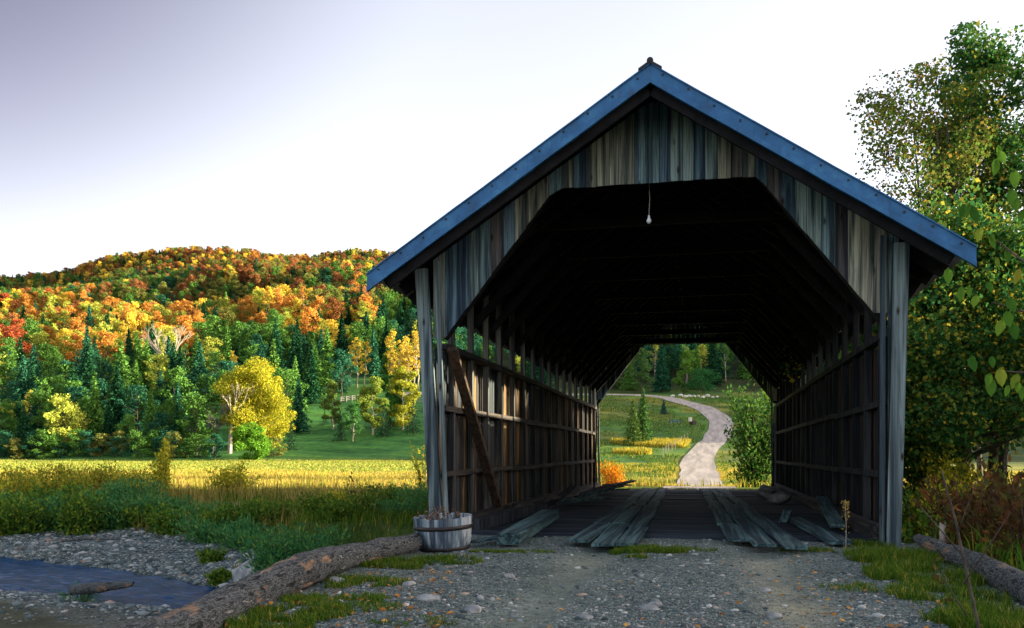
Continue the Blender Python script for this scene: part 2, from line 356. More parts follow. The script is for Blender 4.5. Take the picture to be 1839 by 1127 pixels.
    z = np.where(ha * crestA > .45, np.maximum(z, crestA * ha - .75), z); z = np.where(hb * (crestB + crestC) > .6, np.maximum(z, (crestB + crestC) * hb - 1.0), z)
    return z
def axis(a, b, step, lo, hi, g):
    c = list(np.arange(a, b, step)); s = step; x = c[-1]
    while x < hi: s = min(s * g, 26); x += s; c.append(x)
    s = step; x = a; pre = []
    while x > lo: s = min(s * g, 26); x -= s; pre.append(x)
    return np.array(pre[::-1] + c)
XS = axis(-18, 6, .16, -900, 900, 1.035); YS = axis(3, 26, .16, -120, 1500, 1.03)
GX, GY = np.meshgrid(XS, YS); GZ = height(GX, GY)
nx, ny = len(XS), len(YS)
V = np.stack([GX.ravel(), GY.ravel(), GZ.ravel()], 1)
ii = (np.arange(ny - 1)[:, None] * nx + np.arange(nx - 1)[None]).ravel()
FQ = np.stack([ii, ii + 1, ii + nx + 1, ii + nx], 1)
gme = npmesh('ground', V, [FQ]); gme.polygons.foreach_set('use_smooth', [True] * len(FQ))
u_, d_, l_ = uvd(V[:, 0], V[:, 1]); x_, y_ = V[:, 0], V[:, 1]
def lerp(a, b, t): return a * (1 - t[:, None]) + np.array(b) * t[:, None]
n5 = vnoise(x_, y_, 5, 11); n1_ = vnoise(x_, y_, .9, 12); nf = vnoise(x_, y_, 40, 13)
col = np.tile(np.array([.05, .085, .02]), (len(V), 1))
col = lerp(col, (.24, .27, .045), sstep(27, 31, d_) * (1 - sstep(60, 138, d_)) * .9 + 0)       # ripe field
col = lerp(col, (.22, .27, .04), sstep(70, 90, d_) * (1 - sstep(136, 140, d_)) * (u_ < 1000) * .8)
col = lerp(col, (.05, .17, .045), sstep(137, 142, d_) * (u_ < 1000))                        # pasture
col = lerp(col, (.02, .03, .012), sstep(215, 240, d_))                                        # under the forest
corr_ = ((u_ > 1000) & (u_ < 1480))
cc = np.where(d_[:, None] < 92, np.array([[.10, .17, .03]]) + np.array([[.26, .13, .02]]) * sstep(.35, .65, vnoise(x_, y_, 7, 61))[:, None], np.where((d_[:, None] > 107) & (d_[:, None] < 128) & (u_[:, None] < 1240), np.array([[.08, .17, .03]]) + np.array([[.28, .13, .01]]) * (sstep(.38, .6, vnoise(x_, y_, 8, 62)) * sstep(107, 113, d_) * (1 - sstep(122, 128, d_)))[:, None], np.where(vnoise(x_, y_, 9, 21)[:, None] > .5, np.array([[.06, .15, .03]]), np.array([[.13, .17, .035]]))))
m_ = corr_ & (d_ > 29) & (d_ < 215); col[m_] = cc[m_]
sd_, hw_ = stream_sd(x_, y_)
emb = ((x_ > -3.5 + .4 * n1_) & (x_ < 2.1 + .8 * n1_) & (y_ < 12)).astype(float)
bar = ((sd_ - hw_ < np.where(x_ > -8.4, .6, 3.1 + .8 * n1_)) & (sd_ - hw_ > -3.5) & (y_ > 3)).astype(float) * (1 - emb) * (x_ < -3)
sand = ((sd_ < 0) & (-sd_ - hw_ < 12) & (x_ < -4.2)).astype(float)
col = lerp(col, (.075, .08, .06), sand); col = lerp(col, (.13, .14, .14), bar * (n1_ * .5 + .5)); col = lerp(col, (.105, .135, .14), emb)
tr = emb * np.clip(np.exp(-((x_ + 1.15) / .3) ** 2) + np.exp(-((x_ - .6) / .3) ** 2), 0, 1)
col = lerp(col, (.16, .19, .19), tr)
grav = np.clip(np.maximum(emb * (1 - .9 * tr), bar * .9), 0, 1)
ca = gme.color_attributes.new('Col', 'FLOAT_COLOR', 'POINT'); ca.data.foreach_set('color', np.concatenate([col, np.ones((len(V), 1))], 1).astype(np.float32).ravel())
ga = gme.attributes.new('gravel', 'FLOAT', 'POINT'); ga.data.foreach_set('value', grav.astype(np.float32))
tag(link('ground', gme, M['ground']), None, None, kind='structure')
BV = BVHTree.FromPolygons([tuple(p) for p in V.tolist()], FQ.tolist())
def gz(x, y):
    h = BV.ray_cast(Vector((x, y, 900)), Vector((0, 0, -1))); return h[0].z if h[0] else 0.0
from bisect import bisect_right
def gza(X, Y):                                    # fast bilinear on the ground grid
    i = np.clip(np.searchsorted(XS, X) - 1, 0, nx - 2); j = np.clip(np.searchsorted(YS, Y) - 1, 0, ny - 2)
    fx = (X - XS[i]) / (XS[i + 1] - XS[i]); fy = (Y - YS[j]) / (YS[j + 1] - YS[j])
    return (GZ[j, i] * (1 - fx) + GZ[j, i + 1] * fx) * (1 - fy) + (GZ[j + 1, i] * (1 - fx) + GZ[j + 1, i + 1] * fx) * fy
# stream surface
wx = np.concatenate([np.arange(-80, -20, 1.0), np.arange(-20, -4.6, .07), np.arange(-4.6, 70, 1.0)]); wk = np.linspace(-1, 1, 61)
wyc = np.interp(wx, [p[0] for p in STREAM], [p[1] for p in STREAM]); whw = np.interp(wx, [p[0] for p in STREAM], SW) + .5
WX = np.repeat(wx[:, None], 61, 1); WY = wyc[:, None] + wk[None] * whw[:, None]
fade = np.exp(-((np.clip(np.abs(WX + 12) - 7, 0, 99)) / 2) ** 2)
q1, q2 = WX * .5 + WY * .87, WX * .87 - WY * .5
WZZ = WZ + fade * ((vnoise(q1 * 3.2, q2, .55, 31) - .5) * .05 + (vnoise(q1 * 2.6, q2, .22, 32) - .5) * .028 + (vnoise(q1, q2, 1.3, 33) - .5) * .03)
nw = len(wx); i0 = (np.arange(nw - 1)[:, None] * 61 + np.arange(60)[None]).ravel(); WF = np.stack([i0, i0 + 61, i0 + 62, i0 + 1], 1)
me = npmesh('water', np.stack([WX.ravel(), WY.ravel(), WZZ.ravel()], 1), [WF]); me.polygons.foreach_set('use_smooth', [True] * len(WF))
tag(link('water', me, M['water']), None, None, kind='structure')
# far road
RP = [(1256, 868, 28.4, 2.3), (1256, 868, 50, 3.0), (1256, 868, 75, 3.6), (1256, 850, 85, 3.6), (1253, 830, 100, 3.6), (1264, 808, 115, 3.6), (1284, 788, 134, 3.7), (1294, 768, 144, 3.9), (1291, 750, 160, 4.0), (1262, 733, 178, 4.4), (1222, 722, 188, 4.4), (1190, 715, 195, 4.2), (1120, 708, 198, 3.6), (1000, 703, 200, 3.4), (860, 700, 200, 3), (760, 697, 200, 2.6), (700, 700, 196, 2.4)]
P = np.array([(*atd(u, d), w_) for (u, v, d, w_) in RP])
t = np.arange(len(P)); tt = np.linspace(0, len(P) - 1, 260)
def cr(tt):
    out = []
    for q in tt:
        i = min(int(q), len(P) - 2); f = q - i; p0, p1, p2, p3 = P[max(i - 1, 0)], P[i], P[i + 1], P[min(i + 2, len(P) - 1)]
        out.append(.5 * (2 * p1 + (p2 - p0) * f + (2 * p0 - 5 * p1 + 4 * p2 - p3) * f * f + (3 * p1 - p0 - 3 * p2 + p3) * f ** 3))
    return np.array(out)
Q = cr(tt); T = np.gradient(Q[:, :2], axis=0); T /= np.linalg.norm(T, axis=1)[:, None]; N = np.stack([-T[:, 1], T[:, 0]], 1)
mb = MB(); K = 7
ROADPTS = Q
for i in range(len(Q)):
    for k in range(K):
        s = (k / (K - 1) - .5) * (1 + .05 * math.sin(i * .31 + 2 * math.sin(i * .13))); p = Q[i, :2] + N[i] * s * Q[i, 2]
        mb.v.append((p[0], p[1], gz(p[0], p[1]) + (.03 if i < 24 else .06)))
    if i:
        for k in range(K - 1): b = (i - 1) * K + k; mb.f.append((b, b + K, b + K + 1, b + 1))
me = mb.mesh('road'); me.polygons.foreach_set('use_smooth', [True] * len(me.polygons)); me.flip_normals()
tag(link('road', me, M['road']), None, None, kind='structure')
# ------------------------------------------------------------------ covered bridge
YN, YF = 11.48, 28.8; XC = -.64; XL, XR = -3.41, 2.14; ZR = 5.66; SL = .657; HWR = 3.6
br = empty('covered_bridge', (XC, YN, 0)); BI = Matrix.Translation((-XC, -YN, 0))
tag(br, 'weathered wooden covered bridge with a blue metal roof edge over the stream', 'covered bridge')
def part(mb, name, mat, parent=None, smooth=False):
    mb.v = [(x - XC, y - YN, z) for (x, y, z) in mb.v]; return mb.build(name, mat, parent or br, smooth)
def roofz(x): return ZR - SL * abs(x - XC)
def openz(x):
    a = abs(x - XC)
    if a <= 1.29: return 4.49
    if a <= 2.77: return 4.49 - (a - 1.29) / 1.48 * (4.49 - 2.58)
    return -.12
def floorz(y): return -.13 * (y - YN) / (YF - YN)
YR0, YR1 = 10.82, 29.5
# roof: corrugated sheets, both slopes
for sgn in (-1, 1):
    mb = MB(); ys = np.arange(YR0 + .03, YR1, .05); prof = [.018 * math.sin(i * 2 * math.pi / 4) for i in range(len(ys))]
    nrow = 2
    for i, y in enumerate(ys):
        for k in range(nrow):
            x = XC + sgn * k * (HWR - .02); z = ZR - SL * abs(x - XC) + prof[i]
            mb.v += [(x, y, z), (x, y, z - .012)]
        if i:
            b = (i - 1) * 4
            mb.f += [(b, b + 4, b + 6, b + 2), (b + 1, b + 3, b + 7, b + 5), (b + 2, b + 6, b + 7, b + 3)]
    part(mb, 'roof_slope', M['roofmetal'])
    # boarding below the sheets, rafters, barge board, blue edge trim
    mb = MB(); y = YR0 + .05
    k = 0
    while k * .19 < HWR - .3:
        a0 = k * .19; a1 = a0 + .182
        z0, z1 = ZR - SL * a0 - .045, ZR - SL * a1 - .045
        x0, x1 = XC + sgn * (a0 + .002), XC + sgn * a1
        mb.quadbox([(x0, YR0 + .05, z0 - .02), (x1, YR0 + .05, z1 - .02), (x1, YR1 - .05, z1 - .02), (x0, YR1 - .05, z0 - .02), (x0, YR0 + .05, z0), (x1, YR0 + .05, z1), (x1, YR1 - .05, z1), (x0, YR1 - .05, z0)]); k += 1
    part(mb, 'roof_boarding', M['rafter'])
    y = YR0 + .16
    while y < YR1 - .05:
        mb = MB(); o = -.16
        jj = random.uniform(-.04, .04)
        mb.beam((XC + sgn * .03, y, ZR + o), (XC + sgn * (HWR - .17 + jj), y, ZR - SL * (HWR - .17 + jj) + o), .06, .15)
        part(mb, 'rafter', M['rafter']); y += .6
    for name, y0, y1 in (('edge_trim', YR0 - .02, YR0 + .01), ('edge_trim', YR1 - .01, YR1 + .02)):
        mb = MB()
        xa, xb = XC, XC + sgn * HWR
        wv_ = [random.uniform(-.006, .006) for _ in range(13)]
        def strip(za, zb, ya, yb):
            for q in range(12):
                a0, a1 = HWR * q / 12, HWR * (q + 1) / 12; g_ = .0015 if q in (4, 8) else 0
                X0, X1 = XC + sgn * (a0 + g_), XC + sgn * (a1 - g_); Z0, Z1 = ZR - SL * a0 + wv_[q], ZR - SL * a1 + wv_[q + 1]; yj0, yj1 = ya + wv_[q], ya + wv_[q + 1]
                mb.quadbox([(X0, yj0, Z0 + zb), (X1, yj1, Z1 + zb), (X1, yb, Z1 + zb), (X0, yb, Z0 + zb), (X0, yj0, Z0 + za), (X1, yj1, Z1 + za), (X1, yb, Z1 + za), (X0, yb, Z0 + za)])
        strip(.045, -.105, y0, y1); strip(-.108, -.175, y0 - .02, y1); strip(.062, .045, y0 - .02, y1 + .09)
        e = part(mb, name, M['bluemetal'])
        if y0 < 12:
            for i in range(12):
                mb = MB(); a = (i + .5) / 12 * HWR; x = XC + sgn * a; z = ZR - SL * a - .01 + random.uniform(-.01, .02)
                mb.box(x - .011, x + .011, y0 - .012, y0 - .001, z - .011, z + .011)
                part(mb, 'screw', M['iron'], e)
    mb = MB(); mb.beam((XC + sgn * .02, YR0 + .07, ZR - .24), (XC + sgn * (HWR - .25), YR0 + .07, ZR - SL * (HWR - .25) - .24), .04, .12)
    part(mb, 'barge_board', M['rafter'])
mb = MB()
mb.tube([(XC, YR0 - .05, ZR + .085), (XC, YR1 + .05, ZR + .085)], [.04, .04], 10)
for s in (-1, 1): mb.quadbox([(XC, YR0 - .05, ZR + .06), (XC + s * .14, YR0 - .05, ZR - .03), (XC + s * .14, YR1 + .05, ZR - .03), (XC, YR1 + .05, ZR + .06), (XC, YR0 - .05, ZR + .09), (XC + s * .14, YR0 - .05, ZR), (XC + s * .14, YR1 + .05, ZR), (XC, YR1 + .05, ZR + .09)])
part(mb, 'ridge_cap', M['iron'])
# gable fronts
for (yy, nm) in ((YN, 'front_boarding'), (YF, 'rear_boarding')):
    mb = MB(); x = XC - 2.93
    while x < XC + 2.93:
        wd = random.uniform(.135, .175); x1 = min(x + wd, XC + 2.93)
        zb0, zb1 = openz(x + .002), openz(x1 - .002)
        if abs(zb0 - zb1) > 1: zb0 = zb1 = max(zb0, zb1)
        j = random.uniform(-.007, .007); zb0 += j; zb1 += j
        za0, za1 = roofz(x) - .10, roofz(x1) - .10
        q = random.uniform(0, .012)
        mb.quadbox([(x + .003, yy + q, zb0), (x1 - .003, yy + q, zb1), (x1 - .003, yy + .022 + q, zb1), (x + .003, yy + .022 + q, zb0), (x + .003, yy + q, za0), (x1 - .003, yy + q, za1), (x1 - .003, yy + .022 + q, za1), (x + .003, yy + .022 + q, za0)])
        x = x1
    part(mb, nm, M['board'])
    mb = MB()                                  # framing behind the boards around the opening
    for a, b in (((-2.8, 2.55), (-1.3, 4.52)), ((-1.3, 4.56), (1.3, 4.56)), ((1.3, 4.52), (2.8, 2.55))):
        mb.beam((XC + a[0], yy + .1, a[1] + .04), (XC + b[0], yy + .1, b[1] + .04), .1, .09)
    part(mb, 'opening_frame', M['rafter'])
# corner posts (lean outwards)
for (xb, xt, z0, z1, yy, nm) in ((-3.47, -3.70, -.2, 3.50, YN - .09, 0), (2.2, 2.30, -.2, 3.55, YN - .09, 0), (-3.47, -3.6, -.4, 3.4, YF + .1, 1), (2.19, 2.25, -.4, 3.4, YF + .1, 1)):
    mb = MB(); mb.beam((xb, yy, z0), (xt, yy, z1), .165, .09, up=(0, 1, 0))
    part(mb, 'corner_post', M['post'])
    mb = MB(); s = 1 if xb < 0 else -1
    mb.beam((xb + s * .125, yy - .01, z0 + .1), (xt + s * .21, yy - .01, z1 - .15 + .25), .055, .05, up=(0, 1, 0)); part(mb, 'corner_strip', M['post'])
# side walls
for sgn, XW in ((-1, XL), (1, XR)):
    mb = MB(); y = YN + .03
    while y < YF - .02:
        wd = random.uniform(.13, .2); y1 = min(y + wd, YF - .02)
        top = 2.45 + random.uniform(-.015, .02); bot = floorz(y) - .25 + random.uniform(-.06, .02)
        gap = random.choice([.004, .004, .006, .012])
        xo = XW + sgn * (.115 + random.uniform(0, .012)); x0, x1 = sorted((xo, xo + sgn * .024))
        mb.box(x0, x1, y + gap / 2, y1 - gap / 2, bot, top); y = y1
    part(mb, 'side_boarding', M['siding'] if sgn < 0 else M['siding_shaded'])
    y = YN + .55; k = 0
    while y < YF:
        mb = MB(); x = XW + sgn * .045
        mb.beam((x, y, floorz(y) - .1), (x + sgn * .02, y, 3.62), .10 if k % 2 else .07, .085, up=(1, 0, 0), j=.006)
        part(mb, 'wall_stud', M['stud'] if sgn < 0 else M['stud_shaded'])
        mb = MB(); zz = 3.0 + random.uniform(-.04, .04)
        mb.beam((XW + sgn * .03, y + .09, zz), (XW - sgn * 1.1, y + .09, zz + 1.25), .05, .11, j=.006, up=(0, 0, 1))
        part(mb, 'knee_brace', M['rafter'])
        y += 1.02 + random.uniform(-.07, .07); k += 1
    for z, h_ in ((2.49, .085), (1.66, .08), (.77, .08)):
        mb = MB(); n = 4
        for i in range(n):
            a = YN + .1 + (YF - YN - .2) * i / n; b = YN + .1 + (YF - YN - .2) * (i + 1) / n - .01
            mb.beam((XW + sgn * .055, a, z + random.uniform(-.015, .015)), (XW + sgn * .055, b, z + random.uniform(-.015, .015)), .1 if z < 2 else .13, h_, j=.004)
        part(mb, 'wall_rail', M['rail'] if sgn < 0 else M['stud_shaded'])
    mb = MB(); mb.box(min(XW, XW + sgn * .1), max(XW, XW + sgn * .1), YN + .02, YF, 3.63, 3.75); part(mb, 'wall_plate', M['rafter'])
    mb = MB(); mb.beam((XW - sgn * .09, YN + .1, .06), (XW - sgn * .07, YF - .3, .0), .16, .2, j=.02); part(mb, 'sill_beam', M['rail'])
    mb = MB(); mb.beam((XW - sgn * .07, YN + .12, 2.45), (XW - sgn * .12, YN + 2.75, .1), .075, .14, j=.005, up=(1, 0, 0)); part(mb, 'diagonal_brace', M['brace']) if sgn < 0 else None
    mb = MB(); mb.tube([(XW - sgn * .05, YF - .3, 2.45), (XW - sgn * .3, YF - 3.2, .02)], [.025, .03], 6); part(mb, 'prop_pole', M['rail'])
# ceiling ties
for y in np.arange(YN + 1.6, YF, 2.04):
    mb = MB(); mb.beam((XC - 1.75, y, 4.42), (XC + 1.75, y, 4.42), .08, .14); part(mb, 'tie_beam', M['rafter'])
# deck
mb = MB(); y = YN - .05
while y < YF + .1:
    wd = random.uniform(.16, .22); z = floorz(y) + random.uniform(-.008, .008); mb.box(XL - .12, XR + .12, y, y + wd - .012, z - .07, z, .004); y += wd
part(mb, 'deck_boards', M['deck'])
for x in (-3.2, -1.7, -.6, .5, 2.0):
    mb = MB(); mb.box(x - .12, x + .12, YN - .1, YF + .2, -.62, -.21); part(mb, 'floor_girder', M['rafter'])
def track(pts_near, pts_far, nm):
    lanes = 3
    for ln in range(lanes):
        y = YN - 1.7 + [.35, 0, .05][ln] + random.uniform(-.06, .06)
        if nm: y += [.9, .35, 0][ln] * .7
        while y < YF - .1:
            Ln = min(random.uniform(1.5, 3.2), YF + .05 - y); y1 = y + Ln
            if Ln < .5: break
            def xa(yy): t = (yy - 9.8) / (YF - 9.8); a = pts_near + (pts_far - pts_near) * t; return a + (ln - 1) * .275
            zz = lambda yy: max(floorz(yy), 0 if yy < YN else -1) + .02
            j0, j1 = random.uniform(-.03, .03), random.uniform(-.03, .03)
            lift = random.uniform(0, .012)
            mb = MB(); mb.beam((xa(y) + j0, y, zz(y) + lift), (xa(y1 - .02) + j1, y1 - .035, zz(y1) + lift * .5), random.uniform(.235, .25), .035, j=.004)
            part(mb, 'running_plank', M['plank']); y = y1
track(-1.1, -1.56, 0); track(.66, .24, 1)
# stone abutments
for y0, y1 in ((YN - .3, YN + .9), (YF - .8, YF + .4)):
    mb = MB()
    for r in range(3):
        x = XL - .3
        while x < XR + .3:
            w_ = random.uniform(.5, .9); mb.box(x, min(x + w_, XR + .35) - .02, y0 + random.uniform(-.03, .03), y1 + random.uniform(-.05, .05), -.65 - (r + 1) * .4, -.66 - r * .4, .015); x += w_
    part(mb, 'abutment', M['stone'])
print('bridge done')
#==NATURE==
# ------------------------------------------------------------------ foliage generators
def unit(n):
    v = RNG.normal(size=(n, 3)); return v / np.linalg.norm(v, axis=1)[:, None]
def leafquads(P, size, aspect=.6, nrm=None, along=None):
    """rhombus leaves; returns V (4n,3), F (n,4)"""
    n = len(P); size = np.broadcast_to(np.asarray(size, float), (n,))[:, None]
    nn = unit(n) if nrm is None else nrm + .6 * unit(n); nn /= np.linalg.norm(nn, axis=1)[:, None]
    a = (unit(n) if along is None else along); a = a - nn * (a * nn).sum(1)[:, None]; a /= np.linalg.norm(a, axis=1)[:, None] + 1e-9
    b = np.cross(nn, a)
    V = np.stack([P - a * size * .5, P + b * size * .5 * aspect - a * size * .08, P + a * size * .5, P - b * size * .5 * aspect - a * size * .08 + nn * size * .12], 1).reshape(-1, 3)
    F = np.arange(4 * n).reshape(n, 4); return V, F
def leafmesh(name, P, size, **kw):
    V, F = leafquads(P, size, **kw); return npmesh(name, V, [F])
def blades(P, h, wd, lean=.4, curve=.5, heading=None):
    """grass blades with two segments"""
    n = len(P); h = np.broadcast_to(np.asarray(h, float), (n,))[:, None]
    a = RNG.uniform(0, 2 * np.pi, n) if heading is None else heading
    dv = np.stack([np.cos(a), np.sin(a), np.zeros(n)], 1); sv = np.stack([-np.sin(a), np.cos(a), np.zeros(n)], 1)
    L = RNG.uniform(.2, 1, n)[:, None] * lean
    mid = P + dv * h * L * .35 + np.array([0, 0, 1.]) * h * .55; tip = P + dv * h * L * (.9 + curve * .3) + np.array([0, 0, 1.]) * h * (1 - .25 * L)
    w_ = wd
    V = np.stack([P - sv * w_ / 2, P + sv * w_ / 2, mid + sv * w_ * .4, mid - sv * w_ * .4, tip], 1).reshape(-1, 3)
    b = np.arange(n)[:, None] * 5
    return V, [b + np.array([[0, 1, 2, 3]]), b + np.array([[3, 2, 4]])]
def blademesh(name, P, h, wd, **kw):
    V, F = blades(P, h, wd, **kw); return npmesh(name, V, F)
def join(parts):
    Vs, Fs, o = [], [], 0
    for V, F in parts:
        Vs.append(V); Fs += [f + o for f in (F if isinstance(F, list) else [F])]; o += len(V)
    return np.concatenate(Vs), Fs
def wobble(a, b, n, k, rnd=random):
    a = Vector(a); b = Vector(b); L = (b - a).length; pts = []
    for i in range(n + 1):
        t = i / n; p = a.lerp(b, t)
        if 0 < i < n: p += Vector([rnd.uniform(-k, k) * L for _ in range(3)])
        pts.append(p)
    return pts
def decid(seed, Ht, W, base, nb, nl, ls, trunks=1, spread=.5, hole=.45, flat=1.0, trunk_r=None, top=.55):
    """woody MB + leaf points for a broadleaf tree; crown of leaf clumps carried on limb ends"""
    random.seed(seed); rng = np.random.default_rng(seed); mb = MB(); P = []
    tr = trunk_r or Ht * .016; tips = []
    for q in range(trunks):
        bx, by = (0, 0) if trunks == 1 else (random.uniform(-.2, .2), random.uniform(-.2, .2))
        tx, ty = (random.uniform(-.06, .06) * Ht, random.uniform(-.06, .06) * Ht) if trunks == 1 else (random.uniform(-.3, .3) * W, random.uniform(-.3, .3) * W)
        pts = wobble((bx, by, -.3), (tx, ty, Ht * random.uniform(.85, .93)), 7, .02)
        rr = [tr * (1 - i / 7.5) * (.75 if trunks > 1 else 1) for i in range(8)]; rr[0] *= 1.35
        mb.tube(pts, rr, 8, .06)
        for k in range(max(3, nb // trunks)):
            f = base / Ht + (1 - base / Ht) * ((k + random.random()) / (nb / trunks)) * .95
            f = min(f, .97); i = min(int(f * 7), 6); p0 = pts[i].lerp(pts[i + 1], f * 7 - i)
            env = math.sin(math.pi * min(1, max(0.08, ((f * Ht - base) / (Ht - base)) ** top * .93 + .05))) ** .6
            ang = random.uniform(0, 2 * math.pi); R_ = W / 2 * env * random.uniform(.55, 1.0)
            e = Vector((tx * f + math.cos(ang) * R_, ty * f + math.sin(ang) * R_ * flat, min(Ht, f * Ht + R_ * spread * random.uniform(.2, 1))))
            lp = wobble(p0, e, 4, .05); r0 = rr[i] * .45; mb.tube(lp, [r0 * (1 - j / 4.6) for j in range(5)], 5, .05)
            tips.append((e, R_)); tips.append((lp[3], R_)); 
            for s in range(2):
                e2 = lp[random.choice((2, 3))] + Vector((random.uniform(-1, 1), random.uniform(-1, 1), random.uniform(-.1, .9))) * W * .13
                mb.tube([lp[2], e2], [r0 * .4, r0 * .1], 4); tips.append((e2, R_))
    per = max(1, nl // len(tips))
    for (e, R_) in tips:
        br_ = W * random.uniform(.07, .13); n = int(per * random.uniform(.5, 1.5)); 
        if random.random() < hole * .3: n = n // 5
        v = rng.normal(size=(n, 3)); v /= np.linalg.norm(v, axis=1)[:, None]; rad = rng.uniform(.35, 1.15, n) ** .7
        P.append(np.array(e)[None] + v * rad[:, None] * br_ * np.array([1.15, 1.15, .8]))
    P = np.concatenate(P)
    return mb, P, ls * rng.uniform(.6, 1.35, len(P))
def conifer(seed, Ht, W, nl=1500, droop=.25, base=.06):
    random.seed(seed); rng = np.random.default_rng(seed); mb = MB(); mb.tube([(0, 0, -.3), (0, 0, Ht * .5), (0, 0, Ht)], [Ht * .016, Ht * .009, .01], 6)
    Vs = []; lev = int(Ht / (Ht * .037)); per = max(6, nl // (lev * 9)); parts = []
    for i in range(lev):
        f = base + (1 - base) * (i / lev); z = f * Ht; r = W / 2 * (1 - f) ** 1.0 * random.uniform(.8, 1.12) + .03 * Ht * .3
        nbr = 9 if i < lev * .8 else 5; a0 = random.uniform(0, 6.28)
        for k in range(nbr):
            a = a0 + k * 2 * math.pi / nbr + random.uniform(-.25, .25); rr = r * random.uniform(.65, 1.12)
            n = max(3, int(per * (rr / (W / 2) * 1.4 + .25)))
            t = rng.uniform(.15, 1, n); dirv = np.array([math.cos(a), math.sin(a), 0]); side = np.array([-math.sin(a), math.cos(a), 0])
            P = np.outer(t * rr, dirv) + np.array([0, 0, z]) + np.outer(-(t ** 1.5) * rr * droop, [0, 0, 1]) + np.outer(rng.normal(0, .16, n) * rr * (1.15 - t), side) + np.outer(rng.normal(0, .012, n) * Ht, [0, 0, 1])
            ls = Ht * .045 * rng.uniform(.7, 1.3, n)
            al = np.tile(dirv * .8 + np.array([0, 0, -droop * 1.1]), (n, 1)) + side * rng.uniform(-.8, .8, n)[:, None]
            parts.append(leafquads(P, ls, aspect=.42, nrm=np.tile([0, 0, .55], (n, 1)), along=al))
    P = np.array([[0, 0, Ht - .02 * Ht * k] for k in range(5)]); parts.append(leafquads(P, Ht * .05, aspect=.3, along=np.tile([0, .1, 1.], (5, 1))))
    V, F = join(parts); return mb, V, F
CNT = {}
def mktree(name, label, cat, loc, wood_mb, leaf_me, wmat, lmat, rz=0.0, sc=1.0, tint=None, group=None, crown='crown'):
    t = empty(name, loc, rz); t.scale = (sc,) * 3; tag(t, label, cat, group)
    wm = wood_mb if isinstance(wood_mb, bpy.types.Mesh) else wood_mb.mesh('trunk')
    if len(wm.materials) == 0: wm.materials.append(wmat)
    tr = bpy.data.objects.new('trunk', wm); COL.objects.link(tr); tr.parent = t
    if leaf_me is not None:
        if len(leaf_me.materials) == 0: leaf_me.materials.append(lmat)
        cr_ = bpy.data.objects.new(crown, leaf_me); COL.objects.link(cr_); cr_.parent = t
        if tint is not None: cr_['tint'] = [float(c) for c in tint]
    return t
def ground_at(u, d, dz=0.0):
    x, y = atd(u, d); return (x, y, gz(x, y) + dz)
# ---- forest variants
VAR = {}
def sm(me): 
    me.polygons.foreach_set('use_smooth', [True] * len(me.polygons)); return me
for k in range(4):
    mb, P, s = decid(100 + k, 12, 8.2, 2.2, 20, 3000, .36, top=.6); me = leafmesh('crown', P, s * 1.15, aspect=.8); VAR['broad', k] = (sm(mb.mesh('trunk')), me, 12)
for k in range(2):
    mb, P, s = decid(140 + k, 12, 3.6, 3.2, 16, 1500, .30, spread=.9); me = leafmesh('crown', P, s, aspect=.75); VAR['birch', k] = (sm(mb.mesh('trunk')), me, 12)
for k in range(3):
    mb, VV, FF = conifer(170 + k, 14, 6.4 + k * .7, 4200); VAR['spruce', k] = (sm(mb.mesh('trunk')), npmesh("crown", VV, FF), 14)
for key, (w_, m_, h_) in VAR.items():
    w_.materials.append(M['paletrunk'] if key[0] == 'birch' else M['trunk']); m_.materials.append(M['needle'] if key[0] == 'spruce' else M['tint'])
TINT = {'orange': (.56, .27, .055), 'yellow': (.68, .52, .07), 'yellow green': (.38, .43, .07), 'green': (.09, .21, .04), 'deep green': (.018, .075, .032), 'red': (.40, .10, .04), 'rust': (.30, .13, .05), 'teal green': (.032, .13, .07), 'olive': (.19, .21, .05)}
def pickcol(v, u, r):
    if u < 45 and 590 < v < 670 and r < .6: return 'red'
    if v < 480: tb = (('orange', .23), ('rust', .26), ('yellow', .10), ('olive', .23), ('green', .18))
    elif v < 535: tb = (('green', .40), ('olive', .24), ('rust', .11), ('teal green', .13), ('yellow', .05), ('orange', .07))
    elif v < np.interp(u, [0, 90, 300, 400, 470, 640, 670], [655, 650, 640, 590, 590, 605, 530]): tb = (('yellow', .30), ('orange', .21), ('yellow green', .23), ('olive', .08), ('rust', .04), ('red', .03), ('green', .11))
    else: tb = (('deep green', .42), ('green', .24), ('teal green', .2), ('yellow green', .1), ('yellow', .04))
    if 645 < u and v > 560: tb = (('deep green', .35), ('teal green', .3), ('green', .2), ('yellow green', .15))
    a = 0
    for n_, p in tb:
        a += p
        if r < a: return n_
    return tb[0][0]
PLACED = []
def forest_tree(kind, u, d, hgt, coln, group, label, loc=None):
    k = random.randrange(4 if kind == 'broad' else 2 if kind == 'birch' else 3); w_, m_, h_ = VAR[kind, k]
    nm = {'broad': 'broadleaf_tree', 'birch': 'birch_tree', 'spruce': 'spruce_tree'}[kind]
    t = np.array(TINT[coln]) * random.uniform(.8, 1.2)
    loc = loc or ground_at(u, d, -.1); PLACED.append((loc[0], loc[1]))
    o = mktree(nm, label, nm.replace('_', ' '), loc, w_, m_, None, None, random.uniform(0, 6.28), hgt / h_, t, group)
    o.scale = (hgt / h_ * random.uniform(.9, 1.15), hgt / h_ * random.uniform(.9, 1.15), hgt / h_); return o
